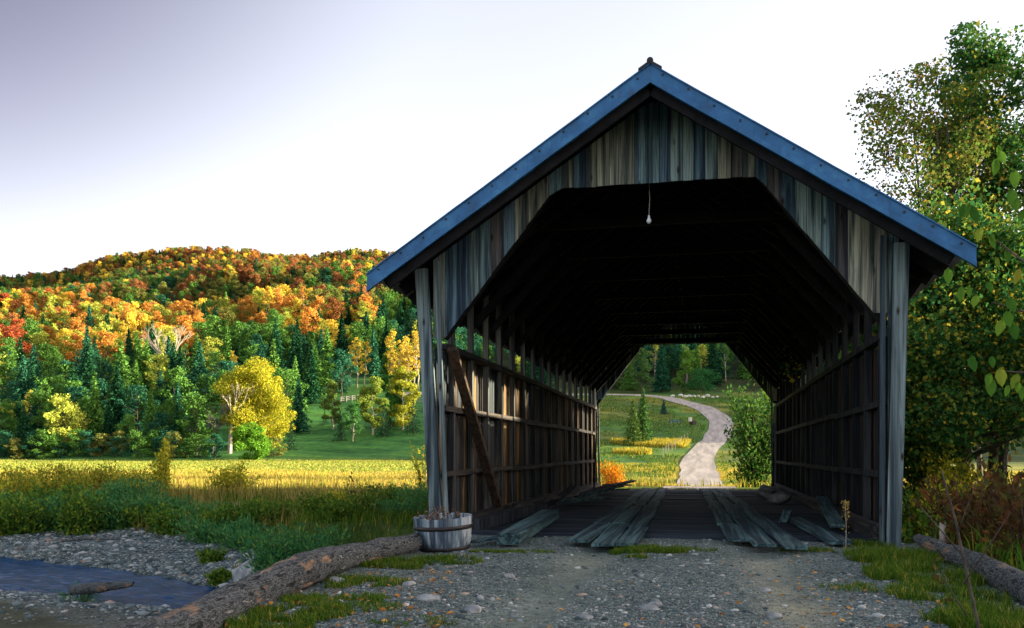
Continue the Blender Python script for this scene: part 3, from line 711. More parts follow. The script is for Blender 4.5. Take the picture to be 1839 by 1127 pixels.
# ---- individually placed forest edge (left, behind the bridge, and through the tunnel)
random.seed(31)
def zone(u):
    for a, b, n_ in ((-200, 130, 'at the far left, behind the left end of the golden field'), (130, 290, 'behind the golden field, left of the bare grey tree'), (290, 410, 'around and above the bare grey tree'), (410, 600, 'behind the big yellow maple and the green pasture'), (600, 790, 'above the pasture left of the bridge'), (790, 1130, 'behind the bridge'), (1130, 1500, 'seen through the covered bridge, above the winding road'), (1500, 2200, 'far off behind the maples right of the bridge')):
        if a <= u < b: return n_
    return 'of the valley side'
cand = []
tries = 0
while len(cand) < 292 and tries < 30000:
    tries += 1
    d = 144 + 170 * random.random() ** 1.9; u = random.uniform(-50, 1430)
    if 770 < u < 1090 and random.random() < .9: continue
    # pasture and road clearings
    if 470 < u < 800 and d < np.interp(u, [470, 520, 560, 620, 700, 800], [146, 160, 172, 188, 209, 212]): continue
    if u >= 770 and d < 218: continue
    if u < 480:
        lim = 143 + 2 * math.sin(u * .05)
        if 360 < u and d < 166: continue
        if d < lim: continue
    x, y = atd(u, d)
    if any((x - a) ** 2 + (y - b) ** 2 < (9.5 if d < 190 else 16) for a, b, *_ in cand): continue
    cand.append((x, y, u, d))
for (x, y, u, d) in cand:
    z = gz(x, y); v = HY - (z + 5 - H) / d * F; c = pickcol(v, u, random.random())
    r = random.random()
    if u > 1000: kind = 'spruce' if r < .45 else 'birch' if r < .6 else 'broad'; c = random.choice(['deep green', 'teal green', 'green', 'green', 'yellow green'])
    elif v > 640 or (u > 560 and v > 560): kind = 'spruce' if r < .55 else 'birch' if r < (.6 if u < 380 else .68) else 'broad'
    else: kind = 'spruce' if r < .1 else 'birch' if r < .2 else 'broad'
    if kind == 'spruce': c = random.choice(['deep green', 'teal green', 'deep green', 'green'])
    if kind != 'spruce' and c == 'deep green': c = 'green'
    if 470 < u < 780 and d < 232: kind = 'spruce' if r < .8 else 'broad'; c = random.choice(['deep green', 'teal green', 'green'])
    hgt = random.uniform(10, 15) if kind == 'spruce' else random.uniform(8, 12.5)
    if d < 165: hgt *= random.uniform(.6, .95)
    kn = {'broad': 'broadleaf tree', 'birch': 'slender birch', 'spruce': 'pointed spruce'}[kind]
    zn = zone(u)
    forest_tree(kind, u, d, hgt, c, '%s %ss %s' % (c, kn, zn), '%s %s %s' % (c, kn, zn), loc=(x, y, z - .1))
# undergrowth bushes at the foot of the forest
for i in range(26):
    u = -60 + i * 22 + random.uniform(-8, 8); d = 141.5 + random.uniform(-1, 2)
    if 395 < u < 480: continue
    c = random.choice(['green', 'teal green', 'green', 'olive'])
    w_, m_, h_ = VAR['broad', random.randrange(4)]
    o = mktree('bush', '%s bush at the far field edge, %s' % (c, 'left of the bare grey tree' if u < 330 else 'below the forest and pasture'), 'bush', ground_at(u, d, -.9), w_, m_, None, None, random.uniform(0, 6), .32, TINT[c], '%s bushes at the far field edge, %s' % (c, 'left of the bare grey tree' if u < 330 else 'below the forest and pasture'))
    o.scale = (.55, .45, random.uniform(.26, .45))
# ---- far forest: one mass
rng = np.random.default_rng(5)
N_ = 46000; d = np.sqrt(rng.uniform(235 ** 2, 960 ** 2, N_)); u = rng.uniform(-330, 2150, N_)
keep = ((u < 860) | (rng.random(N_) < .45)); d, u = d[keep], u[keep]
x, y = dl(d, (u - CX) / F * d)
bzone = vnoise(x, y, 26, 44)
keep = (d > 300) | (bzone > -1)
pa = np.array([(a, b) for a, b in PLACED]); near = d < 330; kk = np.ones(len(d), bool)
for i in np.where(near)[0]:
    if ((pa - (x[i], y[i])) ** 2).sum(1).min() < 16: kk[i] = False
d, u, x, y = d[kk], u[kk], x[kk], y[kk]; z = gza(x, y)
v = HY - (z + 7 - H) / d * F + (vnoise(x, y, 60, 51) - .5) * 40
kind = []; tint = []; scl = []
cl = vnoise(x, y, 14, 71)
for i in range(len(d)):
    r = min(.999, max(0, .5 * random.random() + .5 * ((cl[i] * 7.3) % 1)))
    c = pickcol(v[i], u[i], r); q = random.random()
    con = .45 if v[i] > 640 else .16
    if q < con: kind.append(4 + random.randrange(3)); c = random.choice(['deep green', 'teal green', 'deep green']); scl.append(random.uniform(.45, .8))
    else: kind.append(random.randrange(4)); scl.append(random.choice((.45, .55, .65, .9)) * random.uniform(.85, 1.1)); c = 'green' if c == 'deep green' else c
    t = np.array(TINT[c]) * random.uniform(.75, 1.25); tint.append(t)
fm = bpy.data.meshes.new('forest'); fm.vertices.add(len(d)); fm.vertices.foreach_set('co', np.stack([x, y, z - .2], 1).astype(np.float32).ravel())
for nm, ty, dat in (('kind', 'INT', np.array(kind, np.int32)), ('scl', 'FLOAT', np.array(scl, np.float32)), ('rot', 'FLOAT', rng.uniform(0, 6.28, len(d)).astype(np.float32))):
    a = fm.attributes.new(nm, ty, 'POINT'); a.data.foreach_set('value', dat)
a = fm.attributes.new('tint', 'FLOAT_VECTOR', 'POINT'); a.data.foreach_set('vector', np.array(tint, np.float32).ravel())
fo = bpy.data.objects.new('forest', fm); COL.objects.link(fo); tag(fo, 'autumn forest of orange, yellow and green trees covering the far hillside', 'forest', None, 'stuff')
g = bpy.data.node_groups.new('scatter', 'GeometryNodeTree'); g.interface.new_socket('Geometry', in_out='INPUT', socket_type='NodeSocketGeometry'); g.interface.new_socket('Geometry', in_out='OUTPUT', socket_type='NodeSocketGeometry')
gi = g.nodes.new('NodeGroupInput'); go = g.nodes.new('NodeGroupOutput'); jn = g.nodes.new('GeometryNodeJoinGeometry')
def named(n_, ty):
    q = g.nodes.new('GeometryNodeInputNamedAttribute'); q.data_type = ty; q.inputs[0].default_value = n_; return [o_ for o_ in q.outputs if o_.enabled and o_.name == 'Attribute'][0]
ka, sa, ra = named('kind', 'INT'), named('scl', 'FLOAT'), named('rot', 'FLOAT')
cx = g.nodes.new('ShaderNodeCombineXYZ'); g.links.new(ra, cx.inputs[2])
srcs = []
for key in [('broad', i) for i in range(4)] + [('spruce', i) for i in range(3)]:
    me = VAR[key][1]; srcs.append(next(o for o in COL.objects if o.type == 'MESH' and o.data == me))
for i, so_ in enumerate(srcs):
    oi = g.nodes.new('GeometryNodeObjectInfo'); oi.inputs['Object'].default_value = so_; oi.inputs['As Instance'].default_value = False
    cp = g.nodes.new('FunctionNodeCompare'); cp.data_type = 'INT'; cp.operation = 'EQUAL'; g.links.new(ka, cp.inputs[2]); cp.inputs[3].default_value = i
    ip = g.nodes.new('GeometryNodeInstanceOnPoints'); g.links.new(gi.outputs[0], ip.inputs['Points']); g.links.new(oi.outputs['Geometry'], ip.inputs['Instance'])
    g.links.new(cp.outputs[0], ip.inputs['Selection']); g.links.new(cx.outputs[0], ip.inputs['Rotation']); g.links.new(sa, ip.inputs['Scale']); g.links.new(ip.outputs[0], jn.inputs[0])
g.links.new(jn.outputs[0], go.inputs[0]); md = fo.modifiers.new('scatter', 'NODES'); md.node_group = g
# ---- landmark trees
mb, P, s = decid(403, 16.5, 12.5, 2.2, 64, 70000, .30, trunk_r=.32, top=.75, hole=.2)
mktree('maple_tree', 'big bright yellow maple at the forest edge beyond the field', 'maple tree', ground_at(462, 150, -2.2), mb, leafmesh('crown', P, s), M['paletrunk'], M['yellowleaf'])
def bare(seed, Ht, W, n):
    random.seed(seed); mb = MB()
    def rec(p, dr, L, r, lv):
        e = p + dr * L; mid = p.lerp(e, .5) + Vector([random.uniform(-.06, .06) * L for _ in range(3)]); mb.tube([p, mid, e], [r, r * .8, r * .6], 6 if lv < 2 else 4)
        if lv < 5:
            for _ in range(3 if lv else n):
                nd = (dr + Vector((random.uniform(-.8, .8) * W, random.uniform(-.8, .8) * W, random.uniform(-.15, .45)))).normalized(); rec(e, nd, L * random.uniform(.6, .82), r * .55, lv + 1)
    rec(Vector((0, 0, -.5)), Vector((.05, 0, 1)), Ht * .28, Ht * .035, 0); return mb
mktree('bare_tree', 'bare grey spreading tree at the forest edge left of the yellow maple', 'bare tree', ground_at(380, 147, -.3), bare(5, 11, 1.15, 5), None, M['deadwood'], None)
mktree('bare_tree', 'pale leafless forked tree standing above the yellow forest crowns', 'bare tree', ground_at(302, 205, -.3), bare(8, 17, .8, 3), None, M['paletrunk'], None)
mktree('maple_limb_tree', 'pale bare-limbed trunk leaning beside the yellow maple', 'bare tree', ground_at(412, 146, -.3), bare(12, 14, .6, 2), None, M['paletrunk'], None)
def lone(nm, lab, cat, u, d, seed, Ht, W, tint, base=1.0, nl=5000, ls=.3, wm='trunk', **kw):
    mb, P, s = decid(seed, Ht, W, base, 18, nl, ls, **kw); return mktree(nm, lab, cat, ground_at(u, d, -.15), mb, leafmesh('crown', P, s), M[wm], M['tint'], tint=tint)
lone('round_bush', 'round bright green bush at the far edge of the golden field', 'bush', 451, 137, 411, 5.6, 6.4, (.13, .30, .03), .4, 12000, .28, spread=.2)
lone('birch_tree', 'small pale green birch at the left of the pasture', 'birch tree', 598, 168, 412, 9.5, 5, (.16, .24, .05), 1.5, 9000, .28, 'paletrunk')
lone('birch_tree', 'tiny white-stemmed birch beside the dark spruce on the pasture', 'birch tree', 634, 158, 413, 7.2, 4.2, (.07, .2, .05), 1.3, 6000, .25, 'paletrunk')
lone('birch_tree', 'yellow-green birch with white trunk in the middle of the pasture', 'birch tree', 669, 163, 414, 11, 6.2, (.22, .30, .05), 1.2, 20000, .28, 'paletrunk')
lone('birch_tree', 'yellow-topped birch in the clump nearest the bridge post', 'birch tree', 724, 166, 415, 12, 7, (.34, .36, .04), 1.0, 20000, .28, 'paletrunk')
lone('broadleaf_tree', 'green broadleaf tree left in the clump on the pasture', 'broadleaf tree', 702, 168, 416, 10, 6.5, (.06, .2, .04), .5, 18000, .28)
for (u, d, hh, ww, lab) in ((611, 158, 5.6, 3.0, 'small dark spruce in the middle of the pasture'), (742, 163, 6.5, 5, 'dark spruce at the foot of the yellow birch clump'), (583, 172, 3.0, 2.6, 'low dark spruce at the left of the pasture'), (283 + 240, 150, 5, 3, 'dark spruce just right of the yellow maple'), (690, 161, 6.0, 4.6, 'low dark spruce in front of the pasture clump')):
    mb, VV, FF = conifer(int(u), hh, ww, 1500); mktree('spruce_tree', lab, 'spruce tree', ground_at(u, d, -.1), mb, npmesh("crown", VV, FF), M['trunk'], M['needle'], tint=(.02, .06, .03))
random.seed(44)
for i, (u, d) in enumerate(((640, 205), (655, 207), (699, 203), (703, 206), (716, 203), (729, 205), (737, 203), (745, 207), (752, 204), (725, 209), (628, 207))):
    w_, m_, h_ = VAR['birch', i % 2]; mktree('birch_tree', 'slender yellow birch in the row above the pasture road', 'birch tree', ground_at(u, d, -.1), w_, m_, None, None, random.uniform(0, 6), random.uniform(.85, 1.15), np.array(TINT['yellow']) * random.uniform(.8, 1.15), 'slender yellow birches in the row above the pasture road')
# seen through the tunnel
for (u, d, hh, ww, tn, lab) in ((1137, 124, 6.6, 4.2, (.07, .13, .03), 'left, shorter spruce of the pair seen through the bridge'), (1155, 126, 8.2, 4.2, (.06, .14, .035), 'right, taller spruce of the pair seen through the bridge'), (1192, 166, 3.0, 2.0, (.03, .08, .08), 'little blue spruce beside the winding road')):
    mb, VV, FF = conifer(int(u), hh, ww, 3600); mktree('spruce_tree', lab, 'spruce tree', ground_at(u, d, -.2), mb, npmesh("crown", VV, FF), M['trunk'], M['needle'], tint=tn)
lone('broadleaf_tree', 'bright green tree at the forest edge above the road bend', 'broadleaf tree', 1228, 212, 431, 11, 6, (.12, .26, .04), 1, 5000, .35)
lone('broadleaf_tree', 'round pale green tree behind the spruce pair', 'broadleaf tree', 1150, 214, 432, 11, 7, (.10, .20, .06), 1, 5000, .35)
lone('bush', 'spreading green bush under the dark forest right of the road bend', 'bush', 1262, 210, 433, 6, 9, (.04, .16, .05), .4, 4500, .3)
def tangle(name, lab, cat, u, d, seed, Ht, W, mat, n=8, nl=3000, ls=.1, dz=-.1, stemmat='trunk', fan=.5, group=None):
    """many-stemmed shrub: curved stems, leaves along them"""
    random.seed(seed); rng = np.random.default_rng(seed); mb = MB(); P = []; D = []
    for i in range(n):
        a = random.uniform(0, 6.28); r = random.uniform(.1, 1) * W / 2; hh = Ht * random.uniform(.6, 1.0)
        b = Vector((math.cos(a) * r * .25, math.sin(a) * r * .25, -.05)); e = Vector((math.cos(a) * r, math.sin(a) * r, hh)); m = b.lerp(e, .5) + Vector((-math.cos(a), -math.sin(a), .5)) * r * .15
        rad = .006 + Ht * .006; mb.tube([b, m, e], [rad, rad * .7, rad * .25], 5)
        k = max(4, nl // n); t = rng.uniform(.12, 1.05, k)[:, None]
        p = (1 - t) ** 2 * np.array(b) + 2 * t * (1 - t) * np.array(m) * 1.0 + t ** 2 * np.array(e)
        sp = rng.normal(size=(k, 3)) * np.array([1, 1, .7]) * W * .09 * (1.25 - np.abs(t - .45)); P.append(p + sp); dd = sp / (np.linalg.norm(sp, axis=1)[:, None] + 1e-6) * .7 + np.array([0, 0, .9]); D.append(dd)
    P = np.concatenate(P); D = np.concatenate(D); loc = ground_at(u, d, dz) if isinstance(u, (int, float)) and d is not None else u
    o = empty(name, loc, random.uniform(0, 6)); tag(o, lab, cat, group)
    mb.build('stem', M[stemmat], o, True)
    link('leaves', leafmesh('leaves', P, ls * rng.uniform(.6, 1.4, len(P)), aspect=.32 if mat in ('willow', 'rustweed') else .55, along=D), M[mat], o); return o
tangle('leafy_shrub', 'tall leafy green shrub beside the right end of the bridge, seen through it', 'shrub', 1358, 33.5, 501, 3.9, 2.3, 'willowbig', 18, 4200, .15, dz=-.3)
tangle('leafy_shrub', 'second green shrub behind the right wall of the bridge', 'shrub', 1420, 34, 502, 4.4, 2.4, 'bankgreen', 14, 3000, .17, dz=-.3)
tangle('orange_shrub', 'orange-leaved shrub at the far left corner of the bridge', 'shrub', 1108, 31.5, 503, .95, 1.6, 'orange', 14, 1600, .08, dz=-.1)
tangle('weed', 'small dark weed at the right verge of the lit road', 'weed', 1333, 33, 504, .75, .8, 'bankgreen', 8, 260, .09, dz=-.1)
# things near the road bend
random.seed(9)
for i, u in enumerate((1208, 1222, 1230, 1238, 1246, 1254, 1262, 1270, 1280, 1288)):
    mb = MB(); r = random.uniform(.35, .75)
    me = bpy.data.meshes.new('boulder'); import bmesh
    bm = bmesh.new(); bmesh.ops.create_icosphere(bm, subdivisions=2, radius=r)
    for v_ in bm.verts: v_.co *= random.uniform(.8, 1.12); v_.co.z *= .7
    bm.to_mesh(me); bm.free(); o = link('boulder', me, M['whiterock'], None, ground_at(u, 199 + random.uniform(-2, 2), r * .3)); tag(o, 'white boulder in the row above the road bend', 'boulder', 'white boulders in the row above the road bend')
fence = empty('post_fence', ground_at(1218, 116)); tag(fence, 'row of thin grey fence posts left of the winding road', 'fence')
pp = []
for i in range(9):
    u, d = 1190 + i * 5.6, 106 + i * 3.2; x, y, z = ground_at(u, d); pp.append((x - fence.location.x, y - fence.location.y, z - fence.location.z))
    mb = MB(); q = pp[-1]; mb.tube([(q[0], q[1], q[2] - .2), (q[0] + random.uniform(-.05, .05), q[1], q[2] + 1.25)], [.035, .03], 6); mb.build('fence_post', M['fencewood'], fence)
mb = MB()
for hh in (.5, 1.0): mb.tube([(a, b, c + hh) for a, b, c in pp], [.012] * 9, 4)
mb.build('fence_wire', M['iron'], fence)
def railfence(u0, d0, u1, d1, lab, n):
    o = empty('rail_fence', ground_at(u0, d0)); tag(o, lab, 'fence'); prev = None
    for i in range(n):
        t = i / (n - 1); x, y, z = ground_at(u0 + (u1 - u0) * t, d0 + (d1 - d0) * t); q = Vector((x, y, z)) - Vector(o.location)
        mb = MB(); mb.beam(q + Vector((0, 0, -.2)), q + Vector((0, 0, 1.3)), .14, .14); mb.build('fence_post', M['fencewood'], o)
        if prev is not None:
            for hh in (.45, .8, 1.15): mb = MB(); mb.beam(prev + Vector((0, .1, hh)), q + Vector((0, .1, hh)), .05, .12); mb.build('fence_rail', M['fencewood'], o)
        prev = q
railfence(612, 190, 662, 192, 'grey wooden rail fence at the top of the pasture', 6)
railfence(742, 190, 800, 190, 'grey rail fence on the pasture beside the bridge post', 4)
def bench(u, d, lab, nm, cat):
    o = empty(nm, ground_at(u, d), .4); tag(o, lab, cat)
    mb = MB(); mb.box(-.9, .9, -.35, .35, .7, .76); mb.build('table_top', M['bluemetal'], o)
    for s in (-1, 1): mb = MB(); mb.beam((s * .7, -.5, -.1), (s * .7, .1, .7), .06, .09); mb.beam((s * .7, .5, -.1), (s * .7, -.1, .7), .06, .09); mb.build('leg', M['fencewood'], o)
    for s in (-1, 1): mb = MB(); mb.box(-.9, .9, s * .75 - .13, s * .75 + .13, .4, .45); mb.build('seat', M['bluemetal'], o)
    mb = MB()
    for s in (-1, 1): mb.box(s * .7 + .04, s * .7 + .1, -.85, .85, .33, .39)
    mb.build('crossbar', M['fencewood'], o)
bench(1212, 150, 'blue-grey picnic table on the grass inside the road bend', 'picnic_table', 'picnic table')
o = empty('hay_cart', ground_at(1242, 149), .5); tag(o, 'small dark cart with a pale drum beside the winding road', 'cart')
mb = MB(); mb.box(-.6, .8, -.35, .35, .5, .62); mb.build('cart_bed', M['iron'], o)
for s in (-1, 1): mb = MB(); mb.tube([(.3, s * .4, .38), (.3, s * .47, .38)], [.38, .38], 14); mb.build('wheel', M['iron'], o)
mb = MB(); mb.tube([(-.3, 0, .62), (-.3, 0, 1.3)], [.3, .3], 12); mb.build('drum', M['whiterock'], o)
# ------------------------------------------------------------------ maples right of the bridge
mb, P, s = decid(601, 6.6, 7.6, 1.2, 52, 80000, .105, trunk_r=.17, top=.5, spread=.35, hole=.1)
mktree('maple_tree', 'dense green maple low beside the right wall of the bridge', 'maple tree', ground_at(1735, 21, -.1), mb, leafmesh('crown', P, s, aspect=.8), M['trunk'], M['maple'])
mb, P, s = decid(602, 11.2, 4.4, 2.4, 50, 34000, .085, trunks=5, trunk_r=.16, top=.6, spread=.8)
mktree('maple_tree', 'thin many-stemmed maple with rusty leaves, sky showing through, left of the tall green one', 'maple tree', ground_at(1650, 22, -.2), mb, leafmesh('crown', P, s, aspect=.8), M['trunk'], M['maple_rust'])
mb, P, s = decid(603, 12.6, 4.2, 2.4, 66, 60000, .10, trunks=3, trunk_r=.19, top=.6, spread=.7)
mktree('maple_tree', 'tallest dark green maple at the right edge of the picture', 'maple tree', ground_at(1805, 23, -.2), mb, leafmesh('crown', P, s, aspect=.8), M['trunk'], M['maple_dark'])
mb, P, s = decid(604, 7.4, 3.0, 1.2, 26, 15000, .12, trunks=2, trunk_r=.1, top=.6, spread=.6)
mktree('maple_tree', 'small green maple just above the right eave of the bridge', 'maple tree', ground_at(1590, 23, -.2), mb, leafmesh('crown', P, s, aspect=.8), M['trunk'], M['maple'])
mb, P, s = decid(605, 9, 8, 1.5, 24, 11000, .2, trunk_r=.15, top=.5)
mktree('yellow_maple_tree', 'yellow and orange tree glowing behind the green maples', 'maple tree', ground_at(1760, 44, -.2), mb, leafmesh('crown', P, s, aspect=.8), M['trunk'], M['yellowleaf'])
# weeds and shrubs right of the bridge
random.seed(61)
rs = [(1650, 13.5, 1.2, 'bankgreen'), (1700, 15, 1.5, 'bankgreen'), (1760, 13.5, 1.3, 'rustweed'), (1815, 12, 1.6, 'rustweed'), (1690, 17.5, 1.7, 'yellowleaf'), (1790, 17, 1.9, 'bankgreen'), (1850, 15, 1.8, 'bankgreen'), (1640, 18, 1.6, 'bankgreen'), (1740, 10.5, .9, 'rustweed'), (1800, 9.6, 1.0, 'rustweed'), (1850, 8.2, 1.1, 'rustweed'), (1720, 20, 1.6, 'yellowleaf'), (1660, 21, 1.8, 'bankgreen'), (1845, 10.8, 1.4, 'bankgreen')]
rlab = {'bankgreen': 'leafy green', 'rustweed': 'rusty brown', 'yellowleaf': 'yellow'}
rwhere = ['beside the right corner post', 'behind the short grey stake', 'beyond the middle of the right log', 'at the right edge above the log', 'under the dense maple, left of its trunk', 'under the tall dark maple', 'at the right edge under the maples', 'against the right wall of the bridge', 'just behind the right log, right of the stake', 'overhanging the middle of the right log', 'at the right edge beside the near end of the log', 'in front of the maple trunk', 'farthest back along the right wall', 'at the right edge above the rusty weeds']
for i, (u, d, hh, mt) in enumerate(rs): tangle('weed_clump' if mt == 'rustweed' else 'shrub', '%s %s %s' % (rlab[mt], 'weed clump' if mt == 'rustweed' else 'shrub', rwhere[i]), 'weeds' if mt == 'rustweed' else 'shrub', u, d, 700 + i, hh, hh * 1.25, mt, 16, 1500, .075 + .002 * d, dz=-.1)
# near branch with big leaves at the right edge
o = empty('leafy_sapling', (1.53, 4.15, gz(1.53, 4.15)), 0); tag(o, 'sapling with large hanging green leaves reaching in at the right edge', 'sapling')
mb = MB(); random.seed(3)
mb.tube([(0, 0, -.1), (.05, 0, .9), (.0, .02, 1.9), (-.02, 0, 2.4)], [.022, .018, .014, .008], 7)
LP, LD = [], []
for (zz, ex, ey, ez) in ((1.5, -.33, .0, 1.72), (1.6, -.28, .1, 2.0), (1.3, -.30, -.05, 1.42), (1.75, -.22, 0, 2.2), (1.85, .1, .2, 2.3), (1.2, .3, .1, 1.6)):
    a = Vector((0, 0, zz)); e = Vector((ex, ey, ez)); mb.tube([a, a.lerp(e, .5) + Vector((0, 0, .05)), e], [.009, .006, .003], 5)
    for k in range(14):
        p = a.lerp(e, .25 + .75 * k / 8) + Vector([random.uniform(-.05, .05) for _ in range(3)]); LP.append(p); LD.append((random.uniform(-.5, .5), random.uniform(-.3, .3), -1))
mb.build('stem', M['trunk'], o, True)
LV, LF = [], []
for p, dd in zip(LP, LD):
    dd = Vector(dd).normalized(); sdv = dd.cross(Vector((random.uniform(-.6, .6), 1, random.uniform(-.3, .3)))).normalized(); nn = dd.cross(sdv); L = random.uniform(.05, .085)
    prof = [(0, 0), (.18, .2), (.45, .27), (.75, .17), (1, 0)]; b = len(LV)
    for (t, w_) in prof: LV += [p + dd * L * t - sdv * L * w_ + nn * L * .08, p + dd * L * t + nn * (-.03 * L + .1 * L * t * t), p + dd * L * t + sdv * L * w_ + nn * L * .08]
    for i in range(4): q = b + i * 3; LF += [(q, q + 1, q + 4, q + 3), (q + 1, q + 2, q + 5, q + 4)]
me = bpy.data.meshes.new('leaves'); me.from_pydata([tuple(v_) for v_ in LV], [], LF); me.polygons.foreach_set('use_smooth', [True] * len(me.polygons)); link('leaves', me, M['closeleaf'], o)
# thin dark shrub stem low right
o = empty('bare_sapling', (1.27, 4.6, gz(1.27, 4.6)), 0); tag(o, 'thin dark sapling with a few reddish leaves at the bottom right', 'sapling')
mb = MB(); mb.tube([(.06, 0, -.05), (-.02, 0, .35), (-.1, 0, .75), (-.16, .02, 1.0)], [.009, .008, .006, .003], 6)
LP = []
for (z0, ex, ez) in ((.3, -.2, .55), (.45, .12, .8), (.6, -.28, .85), (.7, .02, .95)):
    a = Vector((-.02 - .1 * z0, 0, z0)); e = Vector((ex, random.uniform(-.1, .1), ez)); mb.tube([a, e], [.004, .002], 4); LP += [tuple(a.lerp(e, t) + Vector([random.uniform(-.03, .03) for _ in range(3)])) for t in (.4, .6, .8, .95, 1.0)]
mb.build('stem', M['trunk'], o, True); link('leaves', leafmesh('leaves', np.array(LP), .05, aspect=.5), M['rustweed'], o)
# ------------------------------------------------------------------ left bank shrubs
random.seed(77)
tangle('willow_bush', 'feathery green willow bush left of the log, above the pale rocks', 'willow bush', 532, 14.0, 801, 1.35, 1.55, 'willow', 60, 16000, .085, dz=-.05, stemmat='trunk')
bank = []
ulist = np.linspace(-60, 470, 19)
wl = ['', '']
places = ['past the left edge of the picture', 'at the left edge of the bank', 'first from the left edge, above the gravel bar', 'above the left end of the gravel bar', 'above the driftwood on the gravel bar', 'left of the tall yellow sapling', 'below the tall yellow sapling', 'right of the tall yellow sapling', 'below the round yellow sapling', 'between the yellow sapling and the willow bush']
for i, u in enumerate(ulist):
    d = 22.6 + 1.2 * random.random() - max(0, u - 250) * .017
    pl = places[min(len(places) - 1, i // 2)]
    tangle('bank_shrub', 'dense green bank shrub, %s %s' % ('front one' if i % 2 else 'rear one', pl), 'shrub', float(u), d + (0 if i % 2 else 1.3), 810 + i, (random.uniform(.95, 1.15) if u < 240 else random.uniform(.6, .8)), 1.7, random.choice(['willow', 'bankgreen', 'bankgreen']), 26, 3400, .10, dz=-.15)
for i, u in enumerate(np.linspace(-40, 250, 9)):
    tangle('bank_shrub', 'sunlit yellow-green shrub on top of the left bank, %s' % ['beyond the left edge', 'at the left edge', 'right of the leftmost reeds', 'above the left gravel', 'with feathery plumes', 'behind the driftwood', 'left of the tall sapling', 'beside the tall sapling', 'just under the tall sapling'][i], 'shrub', float(u), 27.2 + random.uniform(-.5, .9), 840 + i, random.uniform(.8, 1.2), 2.0, 'goldbank', 26, 2800, .09, dz=-.1)
tangle('yellow_sapling', 'tall narrow yellow sapling catching the sun on the left bank', 'sapling', 291, 27.0, 851, 1.9, .8, 'yellowleaf', 16, 1900, .1, dz=-.2)
tangle('yellow_sapling', 'round yellow sapling right of the tall narrow one on the bank', 'sapling', 420, 27, 852, 1.35, 1.5, 'yellowleaf', 20, 2200, .1, dz=-.3)
tangle('yellow_sapling', 'yellow bush against the left corner post of the bridge', 'sapling', 762, 29, 853, 2.0, 1.0, 'yellowleaf', 10, 420, .11, dz=-.3)
tangle('yellow_sapling', 'rusty yellow bush at the very left edge of the bank', 'sapling', 0, 25.5, 854, 1.6, 1.0, 'yellowleaf', 10, 700, .1, dz=-.3)
tangle('red_weed', 'dark reddish weed standing in front of the golden field', 'weed', 632, 19.5, 855, .95, .45, 'rustweed', 6, 110, .08, dz=-.1)
for i, (u, d, hh, mt, lab) in enumerate(((560, 19, .8, 'bankgreen', 'behind the willow bush'), (610, 17.5, .75, 'bankgreen', 'right of the willow bush'), (665, 19, 1.0, 'bankgreen', 'behind the black stub post, left'), (720, 18.5, .8, 'willow', 'behind the black stub post'), (600, 21, .8, 'yellowleaf', 'in the golden grass behind the willow bush'), (470, 21, .7, 'bankgreen', 'in the shade left of the willow bush'), (690, 23, .9, 'bankgreen', 'in front of the field near the bridge'), (745, 22, 1.0, 'willow', 'against the left wall of the bridge'), (400, 15.6, .4, 'bankgreen', 'at the right end of the gravel bar'), (430, 13.6, .35, 'willow', 'in front of the pale rocks'), (380, 17.5, .5, 'bankgreen', 'at the foot of the bank above the gravel bar'), (640, 13.5, .5, 'bankgreen', 'just beyond the log'), (585, 11.8, .4, 'willow', 'between the willow bush and the log'))):
    tangle('shrub', 'low shrub ' + lab, 'shrub', u, d, 860 + i, hh * .62, hh * 1.3, mt, 22, 1800, .065, dz=-.06)
# ------------------------------------------------------------------ grass and stones (masses)
def scatter_uvd(n, u0, u1, d0, d1, seed, clump=0.0, cs=1.0, cseed=0):
    rng = np.random.default_rng(seed); d = np.sqrt(rng.uniform(d0 ** 2, d1 ** 2, n)); u = rng.uniform(u0, u1, n); x, y = dl(d, (u - CX) / F * d)
    if clump: k = vnoise(x, y, cs, cseed) > clump; x, y = x[k], y[k]
    return x, y
def stuff(name, me, mat, label, cat='grass'): o = link(name, me, mat); return tag(o, label, cat, None, 'stuff')
def P3(x, y, dz=0.0): return np.stack([x, y, gza(x, y) + dz], 1)
x, y = scatter_uvd(60000, -260, 1850, 27.5, 62, 1, .12, 2.0, 3)
k = ~((x > XL - .5) & (x < XR + .5) & (y < 33)); x, y = x[k], y[k]
rd = np.min([np.hypot(x - q[0], y - q[1]) - q[2] / 2 for q in ROADPTS[:110:3]], axis=0); k = rd > .1; x, y = x[k], y[k]; d0_ = uvd(x, y)[1]
hh = RNG.uniform(.10, .28, len(x)) * (.5 + vnoise(x, y, 3.5, 77)) * np.where(d0_ < 33, 1.7, 1)
stuff('field_grass', blademesh('field_grass', P3(x, y, -.02), hh, .03, lean=.6), M['fieldgold'], 'golden sunlit grass of the field behind the stream bank')
x, y = scatter_uvd(60000, -260, 1000, 60, 139, 2); k = x < -6; x, y = x[k], y[k]
stuff('field_grass', blademesh('field_grass', P3(x, y, -.02), RNG.uniform(.08, .22, len(x)) * (.5 + vnoise(x, y, 12, 78)), .09, lean=.7), M['fieldgrass'], 'far part of the golden field below the forest')
x, y = scatter_uvd(30000, 1060, 1420, 31, 98, 71); rd = np.min([np.hypot(x - q[0], y - q[1]) - q[2] / 2 for q in ROADPTS[:110:2]], axis=0); k = rd > .15; x, y = x[k], y[k]
k = vnoise(x, y, 7, 61) + RNG.uniform(-.3, .3, len(x)) > .42; x, y = x[k], y[k]
